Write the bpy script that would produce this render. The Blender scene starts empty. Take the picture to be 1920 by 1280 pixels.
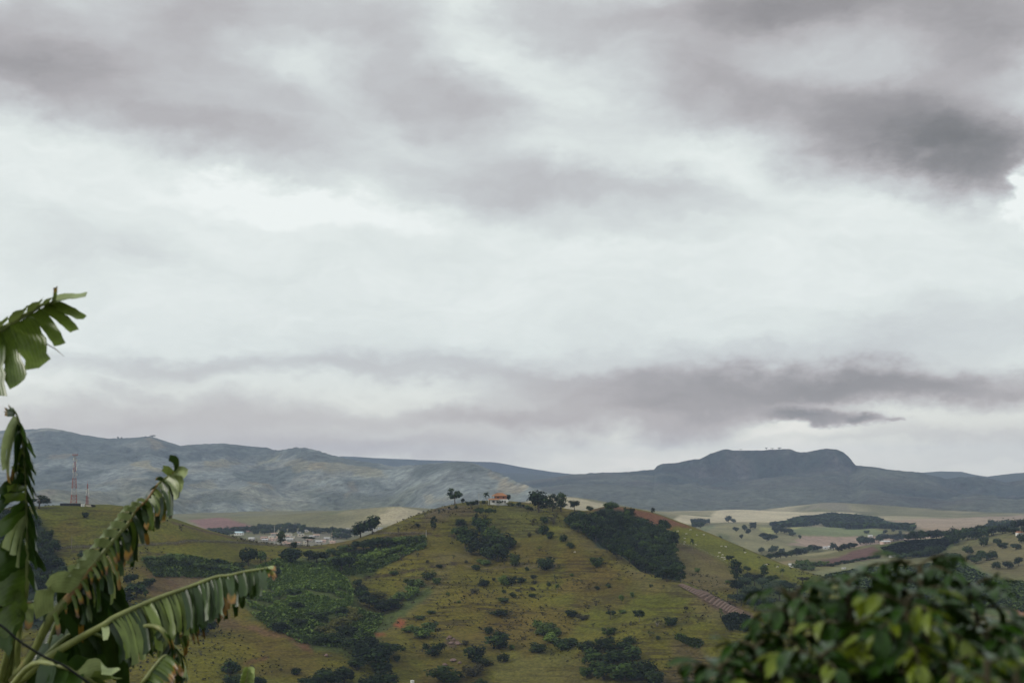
import bpy, math, random
import numpy as np
from mathutils import Vector, Matrix, noise as mnoise

scene = bpy.context.scene
COL = scene.collection
R = math.radians

# ----------------------------------------------------------------- camera
F = 2667.0                       # focal length in photo pixels (50 mm on 36 mm)
PITCH = math.atan2(260.0, F)
cam_data = bpy.data.cameras.new('camera')
cam_data.lens = 50.0
cam_data.sensor_width = 36.0
cam_data.clip_start = 0.1
cam_data.clip_end = 60000.0
cam_data.dof.use_dof = True
cam_data.dof.focus_distance = 1000.0
cam_data.dof.aperture_fstop = 4.0
cam = bpy.data.objects.new('camera', cam_data)
cam.rotation_euler = (R(90) + PITCH, 0, 0)
COL.objects.link(cam)
scene.camera = cam

scene.view_settings.view_transform = 'Standard'
scene.view_settings.look = 'None'
scene.view_settings.exposure = 0.0
scene.view_settings.gamma = 1.0
scene.view_settings.use_curve_mapping = False
scene.cycles.max_bounces = 6
scene.cycles.diffuse_bounces = 2
scene.cycles.glossy_bounces = 2
scene.cycles.transmission_bounces = 2
scene.cycles.transparent_max_bounces = 4
scene.cycles.volume_bounces = 2
scene.cycles.use_denoising = True
scene.cycles.denoiser = "OPENIMAGEDENOISE"
scene.cycles.denoising_input_passes = "RGB_ALBEDO_NORMAL"
scene.cycles.denoising_prefilter = "ACCURATE"

# ----------------------------------------------------------------- world: cloudy sky
SUN_EL, SUN_AZ = R(33), R(-104)     # azimuth from +Y towards +X
world = bpy.data.worlds.new('World')
scene.world = world
world.use_nodes = True
world.cycles.sampling_method = 'MANUAL'
world.cycles.sample_map_resolution = 512
nt = world.node_tree
nt.nodes.clear()
N, L = nt.nodes.new, nt.links.new


def px_az(px): return math.atan((px - 960.0) / F)


def px_el(py): return math.atan((640.0 - py) / F) + PITCH


def math_node(op, a, b=None, c=None, tree=None):
    t = tree or nt
    n = t.nodes.new('ShaderNodeMath')
    n.operation = op
    for i, v in enumerate((a, b, c)):
        if v is None: continue
        if isinstance(v, (int, float)): n.inputs[i].default_value = v
        else: t.links.new(v, n.inputs[i])
    return n.outputs[0]


tc = N('ShaderNodeTexCoord')
sep = N('ShaderNodeSeparateXYZ'); L(tc.outputs['Generated'], sep.inputs[0])
az = math_node('ARCTAN2', sep.outputs[0], sep.outputs[1])
el = math_node('ARCSINE', sep.outputs[2])
comb = N('ShaderNodeCombineXYZ'); L(az, comb.inputs[0]); L(el, comb.inputs[1])


def vnoise_node(vec, sx, sy, detail, rough, off=0.0, color=False, distort=0.0):
    mp = N('ShaderNodeMapping')
    mp.inputs['Scale'].default_value = (sx, sy, 1)
    mp.inputs['Location'].default_value = (off, off * 0.37, off * 0.11)
    L(vec, mp.inputs[0])
    n = N('ShaderNodeTexNoise')
    n.inputs['Scale'].default_value = 1.0
    n.inputs['Detail'].default_value = detail
    n.inputs['Roughness'].default_value = rough
    n.inputs['Distortion'].default_value = distort
    L(mp.outputs[0], n.inputs['Vector'])
    return n.outputs['Color' if color else 'Fac']


# warp of the cloud edges (two scales), flattened towards the horizon
w1 = vnoise_node(comb.outputs[0], 11, 20, 5.0, 0.55, 3.1, True)
w2 = vnoise_node(comb.outputs[0], 42, 70, 5.0, 0.6, 7.7, True)


def vmath(op, a, b):
    n = N('ShaderNodeVectorMath'); n.operation = op
    for i, v in enumerate((a, b)):
        if isinstance(v, tuple): n.inputs[i].default_value = v
        else: L(v, n.inputs[i])
    return n.outputs[0]


warp = vmath('ADD', vmath('MULTIPLY', vmath('SUBTRACT', w1, (.5, .5, .5)), (0.085, 0.052, 0)),
             vmath('MULTIPLY', vmath('SUBTRACT', w2, (.5, .5, .5)), (0.030, 0.017, 0)))
warp = vmath('MULTIPLY', warp, (1, 1, 0))
P = vmath('ADD', comb.outputs[0], warp)
CLOUD_BASE = 0.936
total = math_node('ADD', CLOUD_BASE, 0.0)
#   centre x, y (photo pixels -> direction), radii, tilt in degrees, change of brightness, softness
CLOUDS = [
    (300, 190, 520, 150, 13, -0.187, 0.25), (20, 135, 220, 110, 10, -0.158, 0.0), (470, 30, 520, 90, 2, -0.202, 0.0),
    (480, 255, 280, 80, 18, 0.066, 0.1), (800, 170, 260, 105, 22, -0.181, 0.2), (640, 60, 250, 60, 10, 0.053, 0.1),
    (1080, 365, 380, 80, 6, -0.154, 0.2), (1190, 400, 300, 40, 4, 0.062, 0.1), (1560, 105, 500, 190, 2, -0.221, 0.3),
    (1330, 200, 190, 95, 5, -0.102, 0.2), (1480, 20, 360, 70, 0, -0.126, 0.0), (1740, 275, 340, 105, 13, -0.134, 0.2),
    (1795, 330, 185, 88, 4, -0.189, 0.15), (1920, 60, 190, 150, 0, -0.126, 0.1), (1560, 330, 140, 60, 10, -0.035, 0.1),
    (1640, 130, 190, 60, 0, 0.061, 0.0), (1370, 300, 90, 40, 10, 0.0, 0.1), (1130, 250, 170, 60, 14, -0.05, 0.1),
    (880, 60, 130, 110, 40, 0.022, 0.1), (1930, 385, 40, 50, 0, 0.338, 0.0), (330, 350, 440, 70, 9, 0.006, 0.2),
    (560, 395, 330, 40, 5, 0.11, 0.1), (140, 425, 190, 60, 4, 0.016, 0.2), (470, 530, 420, 55, 12, 0.002, 0.1),
    (200, 470, 260, 60, 8, -0.047, 0.0), (1750, 640, 420, 70, 0, -0.076, 0.0), (800, 640, 600, 50, 1, -0.026, 0.0),
    (1500, 730, 720, 50, 1, -0.278, 0.1), (820, 690, 420, 26, 3, -0.047, 0.1), (1700, 720, 400, 50, 0, -0.075, 0.1),
    (1540, 788, 170, 24, 5, -0.312, 0.2), (1648, 802, 44, 17, 0, -0.13, 0.3), (1703, 805, 20, 6, 0, -0.17, 0.2),
    (1120, 785, 420, 46, 0, -0.27, 0.1), (360, 800, 700, 70, 0, -0.15, 0.0), (230, 735, 110, 18, 6, -0.065, 0.1),
    (700, 850, 500, 40, 0, -0.14, 0.0), (1750, 850, 420, 50, 0, -0.087, 0.0), (1500, 815, 230, 20, 4, 0.046, 0.1),
    (960, 740, 180, 30, 3, -0.019, 0.1), (1690, 300, 320, 110, 12, -0.117, 0.0), (1060, 40, 200, 70, 0, -0.129, 0.1),
    (620, 110, 260, 90, 8, 0.016, 0.1), (430, 270, 300, 70, 12, -0.083, 0.0), (90, 60, 240, 130, 0, 0.054, 0.1),
    (1500, 180, 300, 120, 0, 0.045, 0.1), (1820, 200, 200, 120, 0, -0.021, 0.1), (1000, 680, 900, 40, 0, -0.084, 0),
    (1200, 790, 420, 40, 3, 0.102, 0.1), (250, 690, 400, 40, 0, -0.096, 0), (1500, 860, 700, 30, 0, 0.088, 0),
    (1280, 762, 640, 62, 1, -.055, .0), (420, 770, 520, 40, 0, -.03, .0),
]
for (cx, cy, rx, ry, rot, amp, soft) in CLOUDS:
    mp = N('ShaderNodeMapping'); mp.vector_type = 'TEXTURE'
    mp.inputs['Location'].default_value = (px_az(cx), px_el(cy), 0)
    mp.inputs['Rotation'].default_value = (0, 0, R(-rot))
    mp.inputs['Scale'].default_value = (rx / F, ry / F, 1)
    L(P, mp.inputs[0])
    ln = N('ShaderNodeVectorMath'); ln.operation = 'LENGTH'; L(mp.outputs[0], ln.inputs[0])
    mr = N('ShaderNodeMapRange'); mr.interpolation_type = 'SMOOTHERSTEP'
    mr.inputs['From Min'].default_value = soft
    mr.inputs['From Max'].default_value = 1.25
    mr.inputs['To Min'].default_value = amp
    mr.inputs['To Max'].default_value = 0.0
    L(ln.outputs['Value'], mr.inputs['Value'])
    total = math_node('ADD', total, mr.outputs[0])
# fine wisps everywhere; broad cloud masses in the rest of the sky, of the same kind as in view
f1 = vnoise_node(P, 9, 26, 6.0, 0.55, 1.7)
f2 = vnoise_node(P, 34, 90, 5.0, 0.6, 5.2)
total = math_node('ADD', total, math_node('MULTIPLY', math_node('SUBTRACT', f1, 0.5), 0.14))
total = math_node('ADD', total, math_node('MULTIPLY', math_node('SUBTRACT', f2, 0.5), 0.07))
n3 = N('ShaderNodeTexNoise'); n3.inputs['Scale'].default_value = 2.6; n3.inputs['Detail'].default_value = 5
L(tc.outputs['Generated'], n3.inputs['Vector'])
mo = N('ShaderNodeMapRange'); mo.interpolation_type = 'SMOOTHSTEP'
mo.inputs['From Min'].default_value = .45; mo.inputs['From Max'].default_value = .7
mo.inputs['To Max'].default_value = -.22
L(n3.outputs['Fac'], mo.inputs['Value'])
outaz = N('ShaderNodeMapRange'); outaz.inputs['From Min'].default_value = R(20); outaz.inputs['From Max'].default_value = R(34)
L(math_node('ABSOLUTE', az), outaz.inputs['Value'])
outel = N('ShaderNodeMapRange'); outel.inputs['From Min'].default_value = R(18.5); outel.inputs['From Max'].default_value = R(28)
L(el, outel.inputs['Value'])
total = math_node('ADD', total, math_node('MULTIPLY', mo.outputs[0], math_node('MAXIMUM', outaz.outputs[0], outel.outputs[0])))
ramp = N('ShaderNodeValToRGB')          # brightness as seen -> cloud colour (linear)
cr = ramp.color_ramp
STOPS = [(.35, (.100, .102, .106)), (.50, (.212, .211, .214)), (.60, (.325, .314, .322)), (.70, (.462, .449, .460)),
         (.78, (.562, .572, .582)), (.85, (.655, .690, .690)), (.92, (.780, .835, .812)), (1.0, (.92, .965, .940))]
while len(cr.elements) < len(STOPS): cr.elements.new(0.5)
for e, (p_, c_) in zip(cr.elements, STOPS):
    e.position = p_; e.color = (*c_, 1)
L(total, ramp.inputs[0])
sky = N('ShaderNodeTexSky'); sky.sky_type = 'NISHITA'; sky.sun_disc = False
sky.sun_elevation = SUN_EL; sky.sun_rotation = SUN_AZ
SKY_STRENGTH = 0.1
scl = N('ShaderNodeVectorMath'); scl.operation = 'SCALE'; scl.inputs['Scale'].default_value = 1.0 / SKY_STRENGTH
lowm = N('ShaderNodeMapRange'); lowm.interpolation_type = 'SMOOTHSTEP'
lowm.inputs['From Min'].default_value = R(0.5); lowm.inputs['From Max'].default_value = R(5.5); lowm.inputs['To Min'].default_value = 1.0; lowm.inputs['To Max'].default_value = 0.0
L(el, lowm.inputs['Value'])
lowc = N('ShaderNodeMix'); lowc.data_type = 'RGBA'; lowc.blend_type = 'MULTIPLY'
L(lowm.outputs[0], lowc.inputs['Factor']); L(ramp.outputs[0], lowc.inputs['A']); lowc.inputs['B'].default_value = (1.16, 1.06, .95, 1)
L(lowc.outputs['Result'], scl.inputs[0])
mix = N('ShaderNodeMix'); mix.data_type = 'RGBA'; mix.inputs['Factor'].default_value = 0.96
L(sky.outputs[0], mix.inputs['A']); L(scl.outputs[0], mix.inputs['B'])
bg = N('ShaderNodeBackground'); bg.inputs['Strength'].default_value = SKY_STRENGTH
L(mix.outputs['Result'], bg.inputs['Color'])
wo = N('ShaderNodeOutputWorld'); L(bg.outputs[0], wo.inputs['Surface'])

sun_data = bpy.data.lights.new('sun', 'SUN')
sun_data.energy = 1.5
sun_data.angle = R(10)
sun_data.color = (1.0, .95, .87)
sun = bpy.data.objects.new('sun', sun_data)
sd = Vector((math.sin(SUN_AZ) * math.cos(SUN_EL), math.cos(SUN_AZ) * math.cos(SUN_EL), math.sin(SUN_EL)))
sun.rotation_euler = sd.to_track_quat('Z', 'Y').to_euler()
sun.location = (0, 0, 400)
COL.objects.link(sun)

# ----------------------------------------------------------------- helpers
rng = np.random.default_rng(7)
random.seed(7)


def tag(o, label=None, cat=None, group=None, kind=None):
    if label: o['label'] = label
    if cat: o['category'] = cat
    if group: o['group'] = group
    if kind: o['kind'] = kind
    return o


def empty(name, loc=(0, 0, 0), rz=0.0, scale=(1, 1, 1)):
    o = bpy.data.objects.new(name, None)
    o.empty_display_size = 0.2
    o.location = loc; o.rotation_euler = (0, 0, rz); o.scale = scale
    COL.objects.link(o)
    return o


def link(name, me, parent=None, loc=None):
    o = bpy.data.objects.new(name, me)
    if parent: o.parent = parent
    if loc is not None: o.location = loc
    COL.objects.link(o)
    return o


def np_mesh(name, verts, faces, mat=None, smooth=False, colors=None):
    """verts (n,3); faces (m,3|4) array, or list of tuples of mixed size."""
    me = bpy.data.meshes.new(name)
    verts = np.asarray(verts, dtype=np.float32).reshape(-1, 3)
    if isinstance(faces, np.ndarray):
        k = faces.shape[1]
        me.vertices.add(len(verts)); me.vertices.foreach_set('co', verts.ravel())
        me.loops.add(faces.size); me.loops.foreach_set('vertex_index', faces.ravel().astype(np.int32))
        me.polygons.add(len(faces)); me.polygons.foreach_set('loop_start', np.arange(0, faces.size, k, dtype=np.int32))
        me.update(calc_edges=True)
    else:
        me.from_pydata([tuple(map(float, v)) for v in verts], [], faces)
        me.update()
    if smooth and len(me.polygons):
        me.polygons.foreach_set('use_smooth', np.ones(len(me.polygons), dtype=bool))
    if colors is not None:
        at_ = me.color_attributes.new('cover', 'FLOAT_COLOR', 'POINT')
        c = np.ones((len(verts), 4), dtype=np.float32); c[:, :colors.shape[1]] = colors
        at_.data.foreach_set('color', c.ravel())
    if mat: me.materials.append(mat)
    return me


class MB:
    """collects simple solids into one mesh"""
    def __init__(self): self.v, self.f = [], []

    def box(self, c, s, rz=0.0):
        b = len(self.v); cx, cy, cz = c; hx, hy, hz = s[0] / 2, s[1] / 2, s[2] / 2
        cs, sn = math.cos(rz), math.sin(rz)
        for z in (-hz, hz):
            for x, y in ((-hx, -hy), (hx, -hy), (hx, hy), (-hx, hy)):
                self.v.append((cx + x * cs - y * sn, cy + x * sn + y * cs, cz + z))
        self.f += [(b, b + 3, b + 2, b + 1), (b + 4, b + 5, b + 6, b + 7)] + [(b + i, b + (i + 1) % 4, b + 4 + (i + 1) % 4, b + 4 + i) for i in range(4)]
        return self

    def tube(self, pts, radii, n=6, cap=True):
        pts = [Vector(p) for p in pts]
        if not hasattr(radii, '__len__'): radii = [radii] * len(pts)
        b0 = len(self.v); prev = None
        for i, p in enumerate(pts):
            t = (pts[min(i + 1, len(pts) - 1)] - pts[max(i - 1, 0)]).normalized()
            if prev is None:
                a = Vector((0, 0, 1)) if abs(t.z) < .9 else Vector((1, 0, 0))
                u = t.cross(a).normalized()
            else:
                u = (prev - t * prev.dot(t)).normalized()
            prev = u; w = t.cross(u)
            for k in range(n):
                an = 2 * math.pi * k / n
                q = p + (u * math.cos(an) + w * math.sin(an)) * radii[i]
                self.v.append(tuple(q))
        for i in range(len(pts) - 1):
            for k in range(n):
                a = b0 + i * n + k; b = b0 + i * n + (k + 1) % n
                self.f.append((a, b, b + n, a + n))
        if cap:
            self.f.append(tuple(b0 + k for k in reversed(range(n))))
            e = b0 + (len(pts) - 1) * n
            self.f.append(tuple(e + k for k in range(n)))
        return self

    def poly(self, pts, faces):
        b = len(self.v); self.v += [tuple(p) for p in pts]
        self.f += [tuple(b + i for i in f) for f in faces]
        return self

    def mesh(self, name, mat=None, smooth=False):
        return np_mesh(name, np.array(self.v), self.f, mat, smooth)

    def build(self, name, mat, parent=None, smooth=False):
        return link(name, self.mesh(name, mat, smooth), parent)


# ----------------------------------------------------------------- numpy noise
def _hash(ix, iy, seed):
    h = (ix.astype(np.int64) * 374761393 + iy.astype(np.int64) * 668265263 + seed * 1442695041) & 0xFFFFFFFF
    h = ((h ^ (h >> 13)) * 1274126177) & 0xFFFFFFFF
    return ((h ^ (h >> 16)) & 0xFFFF) / 65535.0


def vnoise(x, y, seed=0):
    ix, iy = np.floor(x), np.floor(y)
    fx, fy = x - ix, y - iy
    fx = fx * fx * fx * (fx * (fx * 6 - 15) + 10); fy = fy * fy * fy * (fy * (fy * 6 - 15) + 10)
    a, b = _hash(ix, iy, seed), _hash(ix + 1, iy, seed)
    c, d = _hash(ix, iy + 1, seed), _hash(ix + 1, iy + 1, seed)
    return (a + (b - a) * fx) * (1 - fy) + (c + (d - c) * fx) * fy


def fbm(x, y, wl, octaves=4, gain=.5, seed=0, ridged=False):
    s, amp, tot = 0.0, 1.0, 0.0
    for o in range(octaves):
        ca, sa = math.cos(o * 1.1 + .3), math.sin(o * 1.1 + .3)
        n = vnoise((x * ca - y * sa) / wl + 17.3 * o, (x * sa + y * ca) / wl - 9.1 * o, seed + o * 31)
        if ridged: n = 1 - np.abs(2 * n - 1)
        s = s + n * amp; tot += amp; amp *= gain; wl *= .5
    return s / tot * 2 - 1


# ----------------------------------------------------------------- pixel rays and terrain
def ray(px, py):
    a, b = (px - 960.0) / F, (640.0 - py) / F
    x = a; y = math.cos(PITCH) - b * math.sin(PITCH); z = math.sin(PITCH) + b * math.cos(PITCH)
    return x, y, z


def at_d(px, py, D):
    """world point on the line of sight of a photo pixel, at ground distance D"""
    x, y, z = ray(px, py); k = D / math.hypot(x, y)
    return np.array((x * k, y * k, z * k))


def at_z(px, D, z):
    p = at_d(px, 900, D); p[2] = z
    return p


class Terrain:
    def __init__(s, pts, az0, az1, na, d0, d1, nd, relief=None, smooth=2e-7):
        s.pts = np.array(pts, dtype=float)
        s.sc = d1
        q = s.pts[:, :2] / s.sc
        n = len(q)
        K = s.kern(q, q) + np.eye(n) * smooth
        Pm = np.c_[np.ones(n), q]
        A = np.block([[K, Pm], [Pm.T, np.zeros((3, 3))]])
        sol = np.linalg.solve(A, np.r_[s.pts[:, 2], 0, 0, 0])
        s.w, s.c = sol[:n], sol[n:]
        s.q = q
        s.az = np.linspace(R(az0), R(az1), na)
        s.d = d0 * (d1 / d0) ** np.linspace(0, 1, nd)
        A_, D_ = np.meshgrid(s.az, s.d, indexing='ij')
        s.X, s.Y = np.sin(A_) * D_, np.cos(A_) * D_
        s.Z = s.base(s.X, s.Y)
        if relief: s.Z = s.Z + relief(s.X, s.Y, s.Z, A_, D_)
        s.PX = 960 + F * np.tan(A_) ; s.D_ = D_

    @staticmethod
    def kern(a, b):
        r2 = ((a[:, None, :] - b[None, :, :]) ** 2).sum(-1)
        return .5 * r2 * np.log(r2 + 1e-12)

    def base(s, X, Y):
        sh = X.shape; q = np.c_[X.ravel(), Y.ravel()] / s.sc
        out = np.empty(len(q))
        for i in range(0, len(q), 20000):
            k = q[i:i + 20000]
            out[i:i + 20000] = s.kern(k, s.q) @ s.w + s.c[0] + k @ s.c[1:]
        return out.reshape(sh)

    def column(s, x, y):
        a = math.atan2(x, y); f = (a - s.az[0]) / (s.az[1] - s.az[0])
        i = int(np.clip(math.floor(f), 0, len(s.az) - 2)); t = f - i
        return s.Z[i] * (1 - t) + s.Z[i + 1] * t

    def height(s, x, y):
        return float(np.interp(math.hypot(x, y), s.d, s.column(x, y)))

    def at(s, px, py, dmin=0.0):
        for k in range(14):          # just above the skyline: stand on the skyline
            h = s.hit(px, py + k, dmin)
            if h: return h
        return None

    def hit(s, px, py, dmin=0.0):
        x, y, z = ray(px, py); hy = math.hypot(x, y)
        col = s.column(x, y); lz = z / hy * s.d
        under = (col >= lz) & (s.d >= dmin)
        k = int(np.argmax(under))
        if not under.any() or k == 0:
            return None
        g0, g1 = lz[k - 1] - col[k - 1], lz[k] - col[k]
        t = g0 / (g0 - g1) if g0 != g1 else 0
        D = s.d[k - 1] + t * (s.d[k] - s.d[k - 1])
        zz = col[k - 1] + t * (col[k] - col[k - 1])
        return Vector((x / hy * D, y / hy * D, zz)), D

    def faces(s):
        na, nd = s.X.shape
        i = np.arange(na * nd).reshape(na, nd)
        return np.stack([i[:-1, :-1], i[1:, :-1], i[1:, 1:], i[:-1, 1:]], -1).reshape(-1, 4)

    def build(s, name, mat, colors, label):
        V = np.stack([s.X, s.Y, s.Z], -1).reshape(-1, 3)
        me = np_mesh(name, V, s.faces(), mat, True, colors.reshape(-1, colors.shape[-1]))
        return tag(link(name, me), label, None, None, 'structure')


def in_poly(x, y, poly):
    inside = np.zeros(x.shape, dtype=bool)
    n = len(poly)
    for i in range(n):
        x1, y1 = poly[i]; x2, y2 = poly[(i + 1) % n]
        c = ((y1 > y) != (y2 > y)) & (x < (x2 - x1) * (y - y1) / ((y2 - y1) or 1e-9) + x1)
        inside ^= c
    return inside
# ----------------------------------------------------------------- ground materials
def new_mat(name):
    m = bpy.data.materials.new(name); m.use_nodes = True
    t = m.node_tree; t.nodes.clear()
    out = t.nodes.new('ShaderNodeOutputMaterial')
    b = t.nodes.new('ShaderNodeBsdfPrincipled')
    t.links.new(b.outputs[0], out.inputs[0])
    return m, t, b


def tnoise(t, vec, scale, detail=4, rough=.55, dist=0.0):
    n = t.nodes.new('ShaderNodeTexNoise')
    n.inputs['Scale'].default_value = scale; n.inputs['Detail'].default_value = detail
    n.inputs['Roughness'].default_value = rough; n.inputs['Distortion'].default_value = dist
    if vec is not None: t.links.new(vec, n.inputs['Vector'])
    return n.outputs['Fac']


def tmap(t, v, a, b, c, d):
    n = t.nodes.new('ShaderNodeMapRange')
    for k, x in zip(('From Min', 'From Max', 'To Min', 'To Max'), (a, b, c, d)): n.inputs[k].default_value = x
    t.links.new(v, n.inputs['Value'])
    return n.outputs[0]


def tmix(t, f, a, b, mode='MIX'):
    n = t.nodes.new('ShaderNodeMix'); n.data_type = 'RGBA'; n.blend_type = mode
    for k, x in (('Factor', f), ('A', a), ('B', b)):
        if isinstance(x, (int, float)): n.inputs[k].default_value = x
        elif isinstance(x, tuple): n.inputs[k].default_value = (*x, 1)
        else: t.links.new(x, n.inputs[k])
    return n.outputs['Result']


def tscale(t, vec, s):
    n = t.nodes.new('ShaderNodeMapping'); n.inputs['Scale'].default_value = s
    t.links.new(vec, n.inputs[0]); return n.outputs[0]


def land_material(name, patch, grain, streak=0.0, bump=0.6, bump_dist=0.6, lo=.72, hi=1.28, grain_amp=(.7, 1.35), streak_z=.62):
    m, t, b = new_mat(name)
    b.inputs['Roughness'].default_value = .95
    b.inputs['Specular IOR Level'].default_value = .12
    g = t.nodes.new('ShaderNodeNewGeometry').outputs['Position']
    at_ = t.nodes.new('ShaderNodeAttribute'); at_.attribute_name = 'cover'
    n1 = tnoise(t, g, 1.0 / patch, 6, .6, .6)
    n2 = tnoise(t, g, 1.0 / grain, 5, .68)
    c = tmix(t, 1.0, at_.outputs['Color'], tmap(t, n1, .3, .7, lo, hi), 'MULTIPLY')
    c = tmix(t, 1.0, c, tmap(t, n2, .28, .72, *grain_amp), 'MULTIPLY')
    h = n2
    if streak:
        # cattle terraces: bare ledges that follow the contour lines
        wv = tnoise(t, tscale(t, g, (.03, .03, .12)), 1.0, 3, .5)
        cz = t.nodes.new('ShaderNodeCombineXYZ'); sp = t.nodes.new('ShaderNodeSeparateXYZ'); t.links.new(g, sp.inputs[0])
        def mm(op, a, bb):
            n = t.nodes.new('ShaderNodeMath'); n.operation = op
            for i, v in enumerate((a, bb)):
                if isinstance(v, (int, float)): n.inputs[i].default_value = v
                else: t.links.new(v, n.inputs[i])
            return n.outputs[0]
        zz = mm('ADD', mm('MULTIPLY', sp.outputs[2], streak_z), mm('MULTIPLY', wv, 1.6))
        t.links.new(mm('MULTIPLY', sp.outputs[0], .045), cz.inputs[0])
        t.links.new(mm('MULTIPLY', sp.outputs[1], .045), cz.inputs[1])
        t.links.new(zz, cz.inputs[2])
        n3 = tnoise(t, cz.outputs[0], 1.0, 3, .6)
        big = tnoise(t, tscale(t, g, (.012, .012, .03)), 1.0, 3, .5)
        s_ = mm('MULTIPLY', tmap(t, n3, .50, .60, 0, 1), tmap(t, big, .34, .56, .25, 1.0))
        s_ = mm('MULTIPLY', mm('MULTIPLY', s_, streak), at_.outputs['Alpha'])
        c = tmix(t, s_, c, (.038, .026, .013))
        h = mm('SUBTRACT', n2, mm('MULTIPLY', s_, .9))
    t.links.new(c, b.inputs['Base Color'])
    bp = t.nodes.new('ShaderNodeBump'); bp.inputs['Strength'].default_value = bump; bp.inputs['Distance'].default_value = bump_dist
    t.links.new(h, bp.inputs['Height']); t.links.new(bp.outputs[0], b.inputs['Normal'])
    return m


M_HILL = land_material('pasture_grass', 34, 1.9, .66, 1.0, 1.4, .76, 1.26, (.48, 1.52), .85)
M_VALLEY = land_material('valley_fields', 90, 6.0, .0, .8, 2.0, .75, 1.25, (.6, 1.4))
M_MOUNT = land_material('mountain_cover', 200, 24.0, .0, 1.0, 14.0, .68, 1.36, (.4, 1.7))
M_FAR = land_material('far_mountain_cover', 500, 60.0, .0, .8, 12.0)

# albedos
DRY = np.array((.136, .110, .014)); OLIVE = np.array((.092, .100, .011)); BROWN = np.array((.105, .070, .016))
LUSH = np.array((.122, .126, .016)); SOIL = np.array((.150, .066, .036)); REDSOIL = np.array((.26, .075, .035))
SCRUB = np.array((.060, .082, .022)); FOREST = np.array((.022, .034, .017)); TAN = np.array((.34, .29, .18))


def mixc(c, col, m):
    m = np.clip(m, 0, 1)[..., None]
    return c * (1 - m) + np.asarray(col) * m


# ----------------------------------------------------------------- the near hills
near_pts = []
def npt(px, py, D): near_pts.append(at_d(px, py, D))
def nz(px, D, z): near_pts.append(at_z(px, D, z))

CREST = [(-420, 960, 960), (-260, 960, 960), (-60, 961, 965), (40, 952, 985), (100, 949, 1000), (200, 948, 1000), (245, 956, 990), (330, 981, 980),
         (420, 1005, 985), (520, 1022, 1000), (600, 1026, 1010), (660, 1018, 1020), (700, 1003, 1030), (760, 978, 1040), (830, 956, 1050),
         (890, 947, 1055), (940, 945, 1060), (990, 949, 1065), (1050, 963, 1078), (1100, 961, 1110), (1140, 948, 1150), (1180, 951, 1165), (1210, 957, 1170),
         (1240, 965, 1172), (1262, 974, 1170), (1293, 985, 1165), (1322, 996, 1158), (1353, 1008, 1150), (1386, 1022, 1135), (1419, 1037, 1120), (1452, 1051, 1105), (1484, 1063, 1090), (1517, 1072, 1075), (1550, 1086, 1055),
         (1620, 1115, 1030), (1750, 1150, 1000), (1950, 1210, 950), (2200, 1260, 900), (2450, 1270, 900)]
for c in CREST:
    npt(*c)
    z = near_pts[-1][2]
    nz(c[0], c[2] + 90, z - 17); nz(c[0], c[2] + 260, -116); nz(c[0], c[2] + 480, -122)
for a in [(1000, 1000, 1010), (1000, 1050, 950), (1000, 1100, 900), (1000, 1150, 855), (1000, 1200, 812), (1000, 1280, 752),
          (800, 1000, 1012), (800, 1050, 952), (800, 1100, 905), (800, 1150, 862), (800, 1200, 820), (800, 1280, 760),
          (900, 1000, 1020), (900, 1045, 975), (900, 1100, 912), (900, 1180, 840), (900, 1280, 760),
          (1060, 972, 1035), (1100, 1008, 985), (1150, 1040, 935), (1200, 1068, 900), (1250, 1086, 878), (1290, 1097, 865), (1350, 1124, 840),
          (1400, 1150, 815), (1450, 1180, 790), (1520, 1230, 760), (1600, 1290, 735),
          (1200, 1120, 842), (1200, 1180, 792), (1200, 1240, 757), (1200, 1290, 732), (1300, 1150, 815), (1300, 1220, 766), (1300, 1290, 730),
          (1100, 1060, 922), (1100, 1120, 867), (1100, 1200, 802), (1100, 1280, 747),
          (1200, 1000, 1120), (1240, 1030, 1065), (1290, 1020, 1110), (1350, 1042, 1085), (1300, 1060, 1045), (1350, 1082, 1015), (1400, 1100, 985),
          (1290, 1082, 1000), (1480, 1110, 1000), (1450, 1140, 940), (1560, 1150, 950), (1600, 1200, 880), (1750, 1220, 880), (1800, 1290, 800),
          (700, 1045, 985), (700, 1090, 935), (725, 1130, 897), (650, 1100, 912), (600, 1062, 950), (550, 1062, 945), (500, 1062, 938),
          (600, 1120, 872), (600, 1180, 818), (660, 1180, 830), (700, 1230, 785), (725, 1285, 745), (760, 1060, 950), (760, 1170, 850),
          (480, 1190, 800), (400, 1230, 766), (540, 1240, 768), (450, 1285, 733), (600, 1285, 738), (300, 1285, 730), (300, 1200, 790),
          (200, 1000, 950), (330, 1022, 940), (150, 1060, 890), (300, 1060, 902), (420, 1052, 930), (200, 1120, 838), (80, 1120, 828),
          (0, 1000, 930), (0, 1100, 845), (100, 1200, 777), (0, 1285, 722), (200, 1285, 727), (-200, 1010, 920), (-200, 1285, 720), (-400, 1100, 830),
          (400, 1120, 862)]:
    npt(*a)
for px, D, dz in [(1100, 1050, 0), (1150, 1005, 0), (1200, 975, 0), (1250, 950, 0), (1290, 930, 0), (1350, 905, 0), (1400, 875, 0), (1450, 850, 0), (1520, 815, 0)]:
    c = [q for q in [(1100, 1008, 985), (1150, 1040, 935), (1200, 1068, 900), (1250, 1086, 878), (1290, 1097, 865), (1350, 1124, 840), (1400, 1150, 815), (1450, 1180, 790), (1520, 1230, 760)] if q[0] == px][0]
    nz(px, D, at_d(*c)[2] - 17)
for px in (-400, -100, 200, 500, 800, 1100, 1400, 1700, 2000, 2400):
    nz(px, 610, -116); nz(px, 430, -112)


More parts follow.
